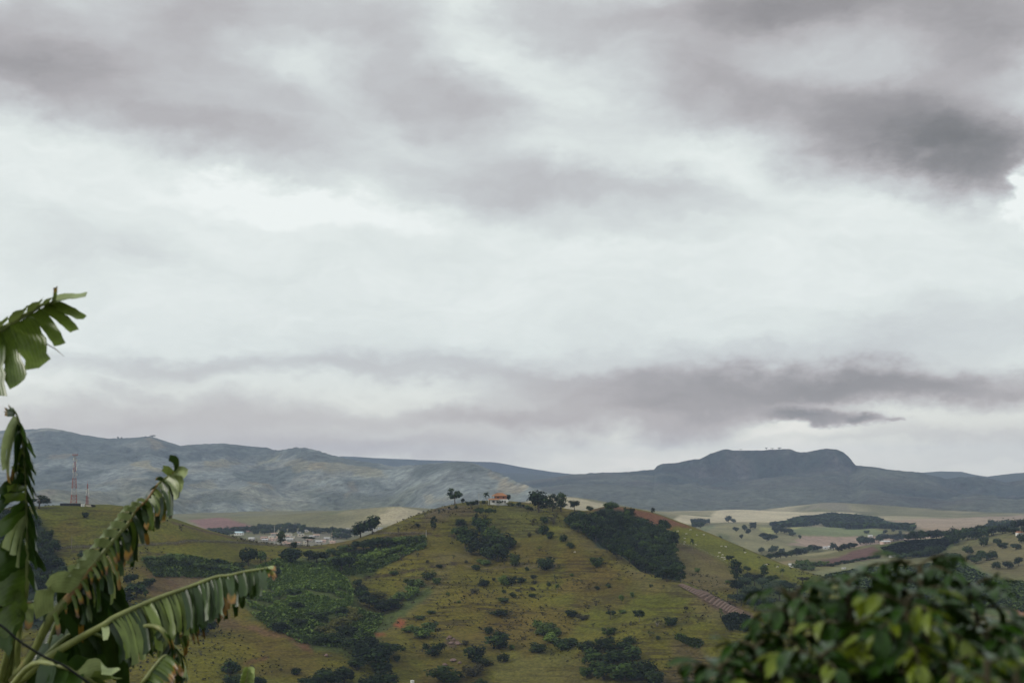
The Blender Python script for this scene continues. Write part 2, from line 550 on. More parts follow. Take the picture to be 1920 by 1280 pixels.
def near_relief(X, Y, Z, A, D):
    w = np.clip((D - 450) / 150, 0, 1) * np.clip((1500 - D) / 150, 0, 1)
    crest = np.array([(px_az(c[0]), c[2]) for c in CREST])
    cd = np.interp(A, crest[:, 0], crest[:, 1])
    damp = .25 + .75 * np.clip(np.abs(D - cd) / 70, 0, 1)
    r = fbm(X, Y, 120, 3, .5, 3) * 2.6 + fbm(X + Z, Y, 34, 3, .55, 5) * 1.0 + fbm(X, Y, 7, 2, .5, 9) * .22
    # shallow gullies running down the front of the hill
    g = fbm(X * 1.0, Y * .28, 55, 3, .5, 21, True)
    f = fbm(X + fbm(X, Y, 60, 3, .5, 26) * 18, Y * .55, 95, 4, .5, 24, True)
    return w * damp * (r - np.clip(g, 0, 1) * 2.2 + f * 3.2 * np.clip((D - 660) / 60, 0, 1) * np.clip((1040 - D) / 60, 0, 1))


near = Terrain(near_pts, -25, 25, 640, 420, 1560, 430, near_relief)


def XYs(poly, ter, back=None):
    out = []
    for p in poly:
        h = ter.at(*p)
        out.append((h[0].x, h[0].y) if h else tuple(at_d(p[0], p[1], back or 1100)[:2]))
    return out


def patch(ter, poly, warp=6.0, wl=22.0, seed=0, xy=False):
    """0/1 mask of a piece of land given by its outline, with an uneven edge"""
    P_ = poly if xy else XYs(poly, ter)
    X = ter.X + fbm(ter.X, ter.Y, wl, 3, .6, 50 + seed) * warp
    Y = ter.Y + fbm(ter.X, ter.Y, wl, 3, .6, 80 + seed) * warp * 2
    return in_poly(X, Y, P_).astype(float)


def smooth_mask(m, k=2):
    for _ in range(k):
        m = (m + np.roll(m, 1, 0) + np.roll(m, -1, 0) + np.roll(m, 1, 1) + np.roll(m, -1, 1)) / 5
    return m


X, Y, Z = near.X, near.Y, near.Z
a1, a2, a3 = fbm(X, Y, 90, 4, .55, 11), fbm(X, Y, 28, 4, .6, 12), fbm(X, Y, 160, 3, .5, 13)
C = np.ones(X.shape + (3,)) * DRY
C = mixc(C, OLIVE, np.clip(a1 * .9 + .55, 0, .9))
C = mixc(C, BROWN, np.clip(a2 * 1.2, 0, .55))
STK = np.clip(.75 + a3 * .5, 0, 1)
# pale grass on the crests of the spurs
for pl, c, k in [([(770, 1150), (690, 1200), (730, 1120), (800, 1060), (860, 1030), (930, 985), (960, 990), (880, 1050), (830, 1090)], (.135, .108, .040), .6),
                 ([(1060, 985), (1110, 1020), (1200, 1075), (1290, 1103), (1400, 1155), (1380, 1185), (1250, 1120), (1150, 1070), (1060, 1020)], (.130, .105, .038), .6),
                 ([(930, 1255), (960, 1225), (1040, 1222), (1090, 1240), (1130, 1290), (930, 1290)], (.130, .115, .036), .55),
                 ([(905, 950), (1000, 952), (1060, 985), (990, 1010), (930, 1000)], (.098, .096, .026), .7)]:
    C = mixc(C, c, smooth_mask(patch(near, pl, 9, 30), 6) * k)
def lay(pl, c, k, warp=5, wl=20, sm=2, stk=None, seed=0):
    global C, STK
    m = smooth_mask(patch(near, pl, warp, wl, seed), sm) * k
    C = mixc(C, c, m)
    if stk is not None: STK = STK * (1 - m) + stk * m
lay([(840, 1240), (700, 1290), (900, 1290), (930, 1250)], BROWN, .5, 10, 30, 5)
lay([(1060, 1050), (1140, 1075), (1200, 1120), (1160, 1160), (1080, 1140), (1040, 1090)], BROWN, .55, 12, 30, 5, 1.0)
lay([(920, 1140), (1060, 1140), (1090, 1200), (1000, 1225), (900, 1200)], BROWN, .6, 12, 30, 5, 1.0)
lay([(1230, 1180), (1330, 1200), (1340, 1290), (1230, 1290)], (.092, .062, .034), .7, 12, 30, 5, 1.3)
lay([(810, 952), (900, 949), (900, 962), (830, 975), (790, 985)], (.10, .072, .042), .8, 4, 14, 3)
# dell with crops and scrub
lay([(470, 1060), (560, 1045), (680, 1030), (790, 1010), (780, 1030), (720, 1060), (660, 1085), (675, 1130), (720, 1150), (800, 1095), (815, 1100), (730, 1175), (690, 1240), (560, 1215), (500, 1175), (440, 1140)], SCRUB, .9, 6, 18, 2, 0)
lay([(255, 1052), (330, 1042), (420, 1050), (470, 1075), (400, 1085), (300, 1080)], SCRUB, .75, 5, 14, 2, 0)
lay([(310, 1073), (370, 1075), (395, 1088), (335, 1105), (310, 1095)], (.135, .092, .055), .8, 4, 14, 2, 0)
lay([(260, 1060), (320, 1090), (380, 1130), (470, 1170), (420, 1180), (330, 1140), (260, 1110)], (.095, .055, .034), .7, 6, 16, 3, .3)
lay([(440, 1170), (500, 1176), (560, 1195), (590, 1215), (560, 1200), (500, 1188)], (.17, .088, .055), .7, 3, 12, 1, 0)
lay([(540, 1195), (575, 1208), (590, 1222), (560, 1216)], SOIL * .95, .8, 3, 9, 1, 0)
lay([(430, 1245), (470, 1235), (505, 1230), (500, 1236), (465, 1243)], SOIL * .75, .85, 2, 9, 1, 0)
lay([(744, 1160), (758, 1158), (762, 1170), (750, 1176), (741, 1172)], REDSOIL, .9, 2, 6, 1, 0)
lay([(702, 1186), (720, 1184), (722, 1192), (705, 1194)], REDSOIL, .7, 2, 6, 1, 0)
lay([(838, 1195), (862, 1198), (858, 1214), (835, 1208)], (.11, .07, .055), .8, 2, 6, 1, 0)
# cart tracks
for line, w, c in [([(690, 1082), (740, 1076), (790, 1066), (830, 1060), (850, 1056)], 1.6, (.045, .030, .018)),
                   ([(880, 1061), (960, 1060), (1040, 1061)], 1.2, (.14, .11, .06)), ([(100, 1028), (200, 1024), (330, 1018), (420, 1015), (560, 1023)], 1.5, (.035, .026, .016)),
                   ([(330, 981), (420, 1004), (520, 1021), (600, 1026)], 2.0, (.085, .055, .033)),
                   ([(110, 1032), (250, 1036), (370, 1046)], 1.2, (.05, .034, .02)),
                   ([(690, 1000), (760, 1002), (820, 1003), (850, 1005)], 1.3, (.07, .045, .028)),
                   ([(660, 1026), (720, 1006), (800, 1000)], 1.3, (.05, .035, .022))]:
    P_ = XYs(line, near)
    dmin = np.full(X.shape, 1e9)
    for (x1, y1), (x2, y2) in zip(P_[:-1], P_[1:]):
        n_ = max(2, int(math.hypot(x2 - x1, y2 - y1) / 4))
        for q in np.linspace(0, 1, n_):
            xx, yy = x1 + (x2 - x1) * q, y1 + (y2 - y1) * q
            dmin = np.minimum(dmin, (X - xx) ** 2 * 1.0 + (Y - yy) ** 2)
    C = mixc(C, c, np.clip(1.6 - np.sqrt(dmin) / (w * 1.5), 0, .9))
# ploughed field on the back knoll, cattle pasture, tan slope above the ravine
lay([(1120, 953), (1150, 950), (1190, 954), (1250, 972), (1300, 989), (1285, 990), (1230, 988), (1170, 972)], SOIL, 1, 2, 10, 1, 0)
lay([(1100, 955), (1140, 949), (1250, 970), (1298, 988), (1270, 990), (1240, 988), (1180, 972)], SOIL, 1, 2, 10, 1, 0)
lay([(1262, 985), (1300, 990), (1400, 1030), (1540, 1088), (1620, 1113), (1560, 1120), (1460, 1075), (1370, 1058), (1310, 1028), (1255, 1010)], LUSH, .95, 3, 14, 2, .15)
lay([(1255, 1012), (1310, 1030), (1368, 1060), (1375, 1100), (1330, 1105), (1280, 1092)], (.135, .105, .045), .75, 3, 14, 2, .2)
lay([(1268, 1012), (1310, 1030), (1340, 1050), (1320, 1052), (1280, 1032)], (.10, .072, .040), .6, 4, 14, 3, .2)
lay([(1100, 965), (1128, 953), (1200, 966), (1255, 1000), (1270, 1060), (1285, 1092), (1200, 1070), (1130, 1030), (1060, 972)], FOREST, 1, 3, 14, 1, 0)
lay([(1380, 1075), (1440, 1080), (1500, 1100), (1540, 1130), (1450, 1160), (1380, 1120)], SCRUB, .9, 4, 14, 2, 0)
lay([(1285, 1100), (1310, 1104), (1365, 1122), (1410, 1152), (1375, 1158), (1330, 1135)], (.085, .055, .040), 1, 1, 9, 1, 0)
lay([(1370, 1140), (1410, 1148), (1420, 1162), (1385, 1166)], (.15, .085, .060), .8, 2, 9, 1, 0)
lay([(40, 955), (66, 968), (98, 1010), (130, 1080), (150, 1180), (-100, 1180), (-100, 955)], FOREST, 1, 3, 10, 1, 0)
near.build('hill', M_HILL, np.concatenate([C, STK[..., None]], -1), 'dry grassy hill with a house on its top and bushy gullies down its front')

# ----------------------------------------------------------------- valley beyond: town basin, rolling fields, plantation hill
vp = []
def vpt(px, py, D): vp.append(at_d(px, py, D))
def vz(px, D, z): vp.append(at_z(px, D, z))
for px in (-420, -150, 100, 300, 450, 600):
    for D, z in ((1120, -112), (1300, -98), (1700, -87), (2000, -85), (2600, -84), (3200, -80), (4000, -84), (4700, -90)): vz(px, D, z)
for a in [(690, 975, 2600), (720, 959, 2620), (745, 950, 2640), (780, 956, 2640), (830, 966, 2640), (720, 985, 2400), (780, 985, 2400), (850, 985, 2400),
          (410, 973, 2900), (420, 994, 2500), (960, 946, 3000), (1010, 932, 3000), (1070, 931, 3000), (1140, 945, 2950), (1200, 962, 2900),
          (900, 985, 2300), (1000, 985, 2200), (1100, 995, 2100), (1200, 1005, 2100), (1000, 960, 2600), (1100, 965, 2600),
          (1290, 975, 3400), (1340, 968, 3550), (1395, 957, 3750), (1440, 961, 3800), (1500, 961, 3850), (1430, 976, 3100), (1290, 990, 2600),
          (1325, 986, 2450), (1375, 981, 2450), (1440, 990, 2430), (1490, 1001, 2400), (1350, 1032, 1900), (1450, 1036, 1900), (1400, 1005, 2200),
          (1525, 948, 4150), (1555, 941, 4200), (1580, 943, 4200), (1610, 954, 4150), (1500, 956, 4150), (1600, 985, 3050), (1700, 986, 3000), (1760, 979, 3300), (1800, 971, 3700), (1920, 968, 4000), (2100, 970, 4000),
          (1600, 1010, 2400), (1500, 1020, 2250), (1700, 1000, 2500), (1850, 990, 2600), (1550, 978, 3150),
          (1430, 1050, 1500), (1500, 1046, 1560), (1600, 1027, 1650), (1700, 1013, 1700), (1800, 1006, 1700), (1870, 998, 1680), (1920, 990, 1650), (2050, 965, 1600), (2300, 950, 1550),
          (1500, 1060, 1430), (1600, 1047, 1530), (1650, 1062, 1420), (1760, 1047, 1520), (1700, 1076, 1350), (1600, 1086, 1300), (1800, 1048, 1460),
          (1900, 1020, 1520), (1900, 1062, 1380), (1800, 1092, 1300), (1900, 1122, 1210), (1920, 1170, 1100), (1800, 1140, 1170), (2200, 1050, 1350), (2200, 1150, 1120),
          (1400, 1085, 1400), (1400, 1110, 1200)]:
    vpt(*a)
for px, D in ((1500, 1820), (1600, 1900), (1700, 1950), (1800, 1950), (1920, 1920), (2100, 1900), (2300, 1900)): vz(px, D, -102)
for px in (800, 1000, 1200): vz(px, 1150, -118); vz(px, 1500, -105)
for px in (1400, 1550, 1700, 1900, 2150, 2400): vz(px, 4700, -92)
for px in (800, 1000, 1200): vz(px, 4000, -86); vz(px, 4700, -90)


def val_relief(X, Y, Z, A, D):
    return fbm(X, Y, 420, 4, .5, 33) * 6.5 * np.clip((D - 1700) / 500, .15, 1) + fbm(X, Y, 90, 3, .5, 35) * .9


for px, D in ((1750, 960), (1900, 960), (2050, 960), (2250, 960), (1900, 1040), (2200, 1040), (600, 960), (1000, 960), (200, 960), (-200, 960)): vz(px, D, -116)
valley = Terrain(vp, -25, 25, 620, 940, 4700, 340, val_relief)
X, Y, Z = valley.X, valley.Y, valley.Z
b1, b2 = fbm(X, Y, 380, 4, .55, 41), fbm(X, Y, 120, 4, .6, 42)
C = np.ones(X.shape + (3,)) * np.array((.135, .125, .055))
C = mixc(C, TAN, np.clip(b1 * 1.5 + .1 - .5 * np.clip((900 - valley.PX) / 300, 0, 1), 0, 1))
C = mixc(C, (.075, .085, .035), np.clip(b2 * 2.2 - .5, 0, .9))
STK = np.zeros(X.shape)
def vlay(pl, c, k=1.0, warp=12, wl=60, sm=1, seed=0):
    global C
    C = mixc(C, c, smooth_mask(patch(valley, pl, warp, wl, seed), sm) * k)
PALE = np.array((.42, .36, .24))
vlay([(350, 975), (410, 970), (470, 985), (480, 996), (400, 996)], (.19, .10, .085), 1, 8)
vlay([(-100, 980), (300, 968), (350, 980), (340, 995), (-100, 1000)], (.11, .115, .06))
vlay([(690, 975), (745, 948), (830, 965), (830, 985), (690, 985)], TAN * .95)
vlay([(940, 950), (1010, 928), (1080, 928), (1200, 960), (1200, 985), (940, 985)], TAN)
vlay([(480, 1003), (640, 1000), (650, 1030), (480, 1030)], (.16, .145, .11), .8)
vlay([(640, 992), (740, 990), (740, 1004), (640, 1004)], (.20, .19, .15), .7)
vlay([(1260, 975), (1395, 955), (1500, 960), (1600, 960), (1620, 985), (1420, 978), (1290, 982)], PALE)
vlay([(1500, 958), (1540, 940), (1590, 945), (1600, 960)], (.17, .15, .10), 1)
vlay([(1310, 988), (1380, 980), (1440, 988), (1500, 1003), (1480, 1036), (1340, 1036)], (.18, .165, .085))
vlay([(1310, 988), (1340, 984), (1330, 1000), (1360, 1030), (1320, 1025)], (.13, .15, .08), .8)
vlay([(1420, 990), (1500, 986), (1510, 992), (1440, 1002)], (.28, .27, .11), 1, 6)
vlay([(1500, 988), (1600, 988), (1660, 1003), (1540, 1006), (1480, 1000)], (.145, .165, .075), 1, 8)
vlay([(1500, 1005), (1680, 1002), (1800, 990), (1800, 1005), (1600, 1025), (1480, 1022)], (.29, .205, .16), .9, 8)
vlay([(1660, 975), (1920, 965), (2200, 960), (2200, 985), (1800, 1000), (1700, 990)], (.29, .215, .15), .9)
vlay([(1440, 985), (1500, 972), (1555, 963), (1640, 972), (1720, 988), (1715, 1000), (1640, 990), (1590, 993), (1540, 980), (1470, 988)], FOREST * 1.5, 1, 10)
vlay([(1280, 1010), (1360, 1000), (1400, 1045), (1350, 1045)], SCRUB, .6, 10)
# plantation hill
vlay([(1420, 1052), (1600, 1028), (1920, 985), (2300, 950), (2300, 1200), (1900, 1200), (1540, 1110), (1400, 1100)], (.125, .118, .048), 1, 6)
vlay([(1440, 1060), (1600, 1034), (1640, 1026), (1630, 1034), (1560, 1048), (1450, 1068)], (.16, .125, .066), 1, 5, 40)
vlay([(1530, 1052), (1600, 1032), (1640, 1023), (1660, 1040), (1560, 1060), (1510, 1058)], (.115, .060, .050), 1, 3, 40)
vlay([(1500, 1078), (1560, 1064), (1650, 1045), (1680, 1046), (1600, 1068), (1530, 1082)], (.155, .155, .075), 1, 3, 40)
vlay([(1640, 1024), (1700, 1013), (1800, 1008), (1780, 1030), (1750, 1044), (1665, 1042)], SCRUB * 1.2, .9, 4, 40)
vlay([(1540, 1080), (1620, 1066), (1700, 1062), (1760, 1052), (1800, 1050), (1870, 1085), (1920, 1090), (2000, 1110), (2000, 1190), (1800, 1140), (1600, 1110)], SCRUB * 1.15, .95, 5, 40)
vlay([(1880, 1125), (2000, 1140), (2000, 1175), (1895, 1150)], (.21, .10, .055), .9, 4, 40)
vlay([(1770, 1045), (1830, 1022), (1920, 1002), (2100, 990), (2100, 1080), (1920, 1082), (1850, 1070)], (.135, .115, .052), .9, 6, 40)
valley.build('valley', M_VALLEY, np.concatenate([C, STK[..., None]], -1), 'broad valley of tan fields, crops and farmland below the mountains')

# ----------------------------------------------------------------- mountains
class Ridge(Terrain):
    """a range with a traced crest line: rises from its foot to the crest, falls away behind it"""
    def __init__(s, crest, foot, az0, az1, na, d0, d1, nd, profile, relief, flat=0.0):
        s.az = np.linspace(R(az0), R(az1), na)
        s.d = np.linspace(d0, d1, nd)
        A_, D_ = np.meshgrid(s.az, s.d, indexing='ij')
        s.X, s.Y = np.sin(A_) * D_, np.cos(A_) * D_
        c = np.array([(px_az(q[0]), q[2], at_d(*q)[2]) for q in crest])
        f = np.array([(px_az(q[0]), q[1], q[2]) for q in foot])
        cd, cz = np.interp(s.az, c[:, 0], c[:, 1])[:, None], np.interp(s.az, c[:, 0], c[:, 2])[:, None]
        fd, fz = np.interp(s.az, f[:, 0], f[:, 1])[:, None], np.interp(s.az, f[:, 0], f[:, 2])[:, None]
        t = (D_ - fd) / (cd - fd)
        up = fz + (cz - fz) * profile(np.clip(t, 0, 1), A_)
        back = cz - np.clip(D_ - cd - flat, 0, None) * .22 - 4e-5 * np.clip(D_ - cd - flat, 0, None) ** 2
        s.Z = np.where(t < 0, fz + np.clip(t, -1, 0) * 60, np.where(t <= 1, up, back))
        s.D_ = D_
        dz = relief(s.X, s.Y, s.Z, A_, D_, cd, t)
        room = np.clip(cz / cd * D_ - s.Z, 0, None) + 5.0          # spurs stay lower than the crest behind them
        dz = np.where((t < 1) & (dz > 0), dz * room / (room + np.abs(dz)), dz)
        s.Z = s.Z + dz
        s.Z = np.maximum(s.Z, -118)


LC = [(-420, 830, 6500), (-150, 815, 6400), (-50, 808, 6300), (45, 805, 6150), (90, 802, 6000), (118, 806, 5950), (150, 813, 5900), (180, 818, 5850), (210, 822, 5800), (250, 820, 5750), (285, 818, 5700), (310, 825, 5700), (340, 835, 5700),
      (370, 832, 5750), (420, 830, 5800), (465, 836, 5800), (500, 838, 5750), (515, 843, 5650), (530, 842, 5550), (555, 838, 5450), (575, 838, 5350), (600, 844, 5250), (620, 852, 5150), (660, 861, 4950), (700, 868, 4800), (740, 873, 4650),
      (790, 870, 4400), (830, 867, 4300), (855, 865, 4200), (890, 868, 4100), (910, 875, 4000), (930, 884, 3900), (970, 903, 3700), (1010, 917, 3500), (1060, 932, 3350), (1150, 945, 3200)]
LF = [(-420, 3150, -95), (300, 3150, -95), (500, 3200, -95), (700, 3000, -95), (800, 2850, -92), (900, 2750, -92), (1010, 2800, -92), (1060, 2850, -92), (1150, 2900, -92)]


def left_profile(t, A):
    return .30 * t + .70 * t ** 1.7


def spurs(X, Y, w, wl, seed, k=.7):
    wx, wy = X + fbm(X, Y, w, 3, .5, seed + 5) * w * .25, Y + fbm(X, Y, w, 3, .5, seed + 6) * w * .25
    return fbm(wx, wy * k, wl, 5, .5, seed, True)


def left_relief(X, Y, Z, A, D, cd, t):
    m = np.clip((1 - t) / .14, 0, 1) * np.clip(t / .2, 0, 1)
    r = spurs(X, Y, 700, 1050, 61) * 105 + spurs(X, Y, 300, 380, 67) * 26
    return m * np.clip((cd - 3300) / 2000, .2, 1) * (r - 48) + np.where(t < 1.1, 1, .3) * (fbm(X, Y, 75, 3, .55, 63) * 3.2 + fbm(X, Y, 24, 2, .5, 64) * 2.0)


def Z_of(t): return t.Z


def left_cover(t):
    X, Y = t.X, t.Y
    n1, n2 = fbm(X, Y, 700, 5, .58, 71), fbm(X, Y, 260, 5, .6, 72)
    sp_ = spurs(X, Y, 700, 1050, 61) * .9 + spurs(X, Y, 300, 380, 67) * .25
    c = np.ones(X.shape + (3,)) * np.array((.165, .182, .172))  # greyer, bluer base: some of the distance haze is put into the cover colour
    c = mixc(c, (.225, .218, .178), np.clip(n2 * 2.2 + sp_ * 1.0 - .6, 0, .6))
    c = mixc(c, (.090, .106, .088), np.clip(n1 * 2.4 - sp_ * 1.6 + n2 * 1.0 + .30, 0, .75))
    c = mixc(c, (.070, .085, .078), np.clip((Z_of(t) - 55) / 60, 0, 1) * np.clip(n1 * 2 + .7, 0, .9))
    for pl in ([(60, 812), (150, 818), (215, 828), (270, 838), (300, 850), (240, 862), (150, 868), (60, 862)], [(320, 845), (420, 840), (510, 845), (480, 856), (400, 856), (340, 868), (300, 862)],
               [(520, 845), (570, 840), (640, 856), (700, 870), (760, 878), (740, 886), (660, 872), (580, 860), (530, 858)], [(420, 880), (500, 870), (560, 884), (520, 905), (440, 905)],
               [(640, 890), (720, 893), (780, 905), (700, 915), (650, 905)], [(780, 872), (860, 868), (905, 880), (880, 895), (800, 892)], [(250, 895), (330, 885), (380, 900), (320, 920), (260, 915)],
               [(560, 930), (650, 925), (700, 945), (620, 955)], [(700, 940), (760, 925), (800, 935), (740, 950)], [(60, 880), (120, 872), (200, 885), (150, 900), (60, 905)], [(330, 925), (430, 925), (470, 945), (380, 950)]):
        P_ = [(h[0].x, h[0].y) for h in (t.at(*q) for q in pl) if h]
        if len(P_) > 2: c = mixc(c, (.080, .096, .088), smooth_mask(patch(t, P_, 70, 260, 7, True), 2) * .88)
    low = np.clip((4300 - t.D_) / 900, 0, 1)
    c = mixc(c, (.13, .125, .055), low * np.clip(n2 * 2.5 + .35, 0, .8))
    for pl, cc, k in [([(228, 880), (258, 864), (295, 888), (275, 884), (245, 876)], (.21, .18, .085), 1),
                      ([(375, 872), (400, 862), (445, 858), (455, 868), (425, 874)], (.21, .18, .085), .9), ([(480, 858), (520, 852), (528, 866), (505, 868)], (.17, .17, .08), .9),
                      ([(535, 870), (575, 862), (640, 868), (700, 880), (745, 886), (700, 892), (640, 886), (560, 880)], (.155, .14, .07), .9), ([(585, 876), (605, 866), (625, 872), (610, 878)], (.27, .21, .11), .9),
                      ([(278, 818), (300, 820), (318, 838), (290, 844)], (.16, .12, .065), .9), ([(90, 803), (105, 801), (125, 806), (100, 806)], (.15, .12, .06), .7),
                      ([(460, 912), (480, 902), (505, 912), (490, 918)], (.22, .18, .09), .9), ([(780, 938), (830, 932), (850, 938), (800, 944)], (.20, .17, .085), .7),
                      ([(908, 884), (935, 893), (1000, 914), (970, 912), (925, 896)], (.22, .18, .11), .9), ([(930, 925), (945, 905), (965, 900), (985, 915), (960, 925)], (.24, .19, .12), .9),
                      ([(490, 955), (560, 970), (600, 985), (540, 985), (500, 970)], (.25, .21, .105), .9), ([(95, 852), (135, 850), (130, 858), (100, 860)], (.15, .11, .06), .7),
                      ([(50, 930), (95, 925), (90, 940), (55, 940)], (.19, .13, .09), .8), ([(160, 942), (190, 936), (230, 950), (225, 965), (190, 955)], (.22, .20, .10), .8),
                      ([(345, 908), (400, 905), (420, 915), (360, 918)], (.18, .16, .08), .7), ([(640, 915), (655, 902), (662, 910), (650, 935), (640, 935)], (.16, .12, .075), .7)]:
        P_ = []
        for p in pl:
            h = t.at(*p)
            if h is None: h = t.at(p[0], p[1] + 8)
            if h: P_.append((h[0].x, h[0].y))
        if len(P_) > 2: c = mixc(c, np.array(cc) * .55 + np.array((.105, .10, .078)), smooth_mask(patch(t, P_, 40, 160, 3, True), 2) * k * .85)
    return c


left_mt = Ridge(LC, LF, -25, 4.5, 600, 2650, 7900, 360, left_profile, left_relief)
left_mt.build('mountain', M_MOUNT, left_cover(left_mt), 'long hazy mountain range with patches of pasture beyond the town')

TC = [(860, 925, 5700), (900, 912, 5700), (980, 903, 5650), (1040, 896, 5650), (1060, 891, 5650), (1080, 889, 5700), (1130, 886, 5700), (1180, 885, 5750), (1205, 882, 5780), (1225, 881, 5800), (1231, 874, 5800), (1242, 869, 5800), (1270, 867, 5800), (1290, 862, 5800), (1310, 861, 5800), (1330, 851, 5800), (1348, 844, 5800), (1360, 842, 5800), (1372, 845, 5800), (1410, 844, 5800),
      (1480, 842, 5800), (1492, 847, 5800), (1510, 848, 5800), (1530, 844, 5800), (1548, 841, 5800), (1568, 843, 5800), (1580, 849, 5800), (1592, 860, 5800), (1602, 873, 5800), (1640, 876, 5800), (1660, 880, 5750), (1720, 886, 5700), (1750, 893, 5700), (1770, 898, 5700), (1795, 895, 5700), (1830, 894, 5700), (1860, 900, 5700), (1882, 905, 5700),
      (1925, 898, 5700), (2050, 885, 5700), (2450, 890, 5700)]
TF = [(860, 4300, -95), (1300, 4300, -92), (1600, 4200, -95), (2450, 4200, -95)]


def table_profile(t, A):
    k = np.interp(A, [px_az(1200), px_az(1270), px_az(1330), px_az(1590), px_az(1620)], [0, .55, 1, 1, 0])
    slope = .35 * t + .65 * t ** 1.5
    cliff = .55 * t ** 1.25 + .45 * np.clip((t - .90) / .075, 0, 1) ** .8
    return slope * (1 - k) + cliff * k


def table_relief(X, Y, Z, A, D, cd, t):
    m = np.clip((1 - t) / .12, 0, 1) * np.clip(t / .2, 0, 1)
    r = spurs(X, Y, 600, 850, 91, .6) * 70 + spurs(X, Y, 250, 300, 97) * 28
    but = np.clip(1 - np.abs(t - .93) / .07, 0, 1) * (fbm(X, Y * .2, 110, 4, .6, 92) * 34)     # buttresses of the cliff
    return m * (r - 4) + but + np.where(t < 1.1, 1, .2) * (fbm(X, Y, 70, 3, .55, 93) * 3.4 + fbm(X, Y, 26, 2, .5, 94) * 2.4)


def table_cover(t):
    X, Y = t.X, t.Y
    n1, n2 = fbm(X, Y, 500, 5, .58, 101), fbm(X, Y, 220, 5, .6, 102)
    sp_ = spurs(X, Y, 600, 850, 91, .6) * .6 + spurs(X, Y, 250, 300, 97) * .6
    c = np.ones(X.shape + (3,)) * np.array((.030, .042, .036))
    c = mixc(c, (.080, .088, .068), np.clip(n1 * 2 + sp_ * 2.5 - .2, 0, .9))
    c = mixc(c, (.060, .056, .050), np.clip(n2 * 2 - .2, 0, .7))
    steep = np.clip((np.gradient(t.Z, axis=1) / np.gradient(t.D_, axis=1) - .45) / .3, 0, 1)      # bare streaked rock of the cliffs
    c = mixc(c, (.075, .072, .070), steep * np.clip(.25 + 1.6 * fbm(X, Y * .12, 55, 4, .6, 103), 0, 1))
    c = mixc(c, (.10, .10, .05), np.clip((4450 - t.D_) / 300, 0, 1) * np.clip(n2 * 2 + .2, 0, .8))
    return c


table_mt = Ridge(TC, TF, -3, 25, 640, 3950, 7400, 300, table_profile, table_relief, 350)
table_mt.build('table_mountain', M_MOUNT, table_cover(table_mt), 'dark forested mountain with steep cliffs and a flat top')


def far_relief(X, Y, Z, A, D, cd, t):
    return np.clip((1 - t) / .2, 0, 1) * np.clip(t / .2, 0, 1) * fbm(X, Y, 1500, 4, .5, 111, True) * 40 + fbm(X, Y, 200, 3, .5, 112) * 5


def far_cover(t):
    return np.ones(t.X.shape + (3,)) * np.array((.035, .045, .028)) * (1 + .3 * fbm(t.X, t.Y, 900, 4, .5, 113))[..., None]


for nm, crest, az, d, lab in [
    ('far_hills', [(780, 905, 7400), (850, 889, 7500), (900, 880, 7600), (940, 885, 7600), (980, 888, 7600), (1020, 890, 7600), (1060, 896, 7600), (1120, 905, 7600), (1250, 915, 7600)], (-6, 8), (6900, 8900),
     'faint blue hills in the gap between the long range and the flat topped mountain'),
    ('far_mountains', [(480, 880, 9200), (560, 872, 9200), (640, 853, 9200), (700, 857, 9200), (760, 859, 9200), (860, 862, 9200), (930, 866, 9200), (980, 874, 9200), (1030, 882, 9200), (1090, 888, 9200), (1150, 893, 9200), (1220, 900, 9200)], (-12, 8), (8700, 10500),
     'palest blue mountains farthest off behind the gap'),
    ('far_ridge', [(1500, 905, 8800), (1600, 900, 8800), (1660, 892, 8800), (1710, 886, 8800), (1760, 883, 8800), (1800, 884, 8800), (1850, 892, 8500), (1900, 886, 8500), (1960, 884, 8500), (2100, 890, 8500), (2400, 890, 8500)], (9, 25), (7900, 10400),
     'faint blue ridge showing over the shoulder behind the flat topped mountain')]:
    rd = Ridge(crest, [(c[0], d[0] + 150, -112) for c in crest], az[0], az[1], 240, d[0], d[1], 60, lambda t, A: t, far_relief)
    rd.build(nm, M_FAR, far_cover(rd), lab)

# ground sheet to the horizon, and the slope on which the photographer stands
g = MB().poly([(-8000, -1200, -124), (8000, -1200, -124), (8000, 10600, -124), (-8000, 10600, -124)], [(0, 1, 2, 3)])
gm = g.mesh('ground', M_VALLEY)
ca = gm.color_attributes.new('cover', 'FLOAT_COLOR', 'POINT')
ca.data.foreach_set('color', np.tile(np.array((.10, .10, .05, 0), dtype=np.float32), 4))
tag(link('ground', gm), 'level valley floor reaching to the horizon', None, None, 'structure')
xs, ys = np.linspace(-260, 260, 90), np.concatenate([np.linspace(-70, 40, 60), np.linspace(44, 520, 70)])
GX, GY = np.meshgrid(xs, ys, indexing='ij')


def slope_z(x, y):
    d = np.maximum(y + 4, 0)
    return -1.75 - 4 * .05 - .26 * d - np.clip(d - 10, 0, 60) * .07 + np.minimum(y + 4, 0) * .05 * 0


GZ = np.maximum(slope_z(GX, GY), -126) + fbm(GX, GY, 14, 3, .5, 121) * .18
i = np.arange(GX.size).reshape(GX.shape)
ff = np.stack([i[:-1, :-1], i[1:, :-1], i[1:, 1:], i[:-1, 1:]], -1).reshape(-1, 4)
cc = np.ones(GX.shape + (4,)) * np.array((*OLIVE, .2))
cc[..., :3] = mixc(cc[..., :3], SCRUB, np.clip(fbm(GX, GY, 9, 3, .5, 122) + .3, 0, 1))
tag(link('hillside', np_mesh('hillside', np.stack([GX, GY, GZ], -1), ff, M_HILL, True, cc.reshape(-1, 4))),
    'weedy hillside falling away below the banana plant and the coffee bush', None, None, 'structure')

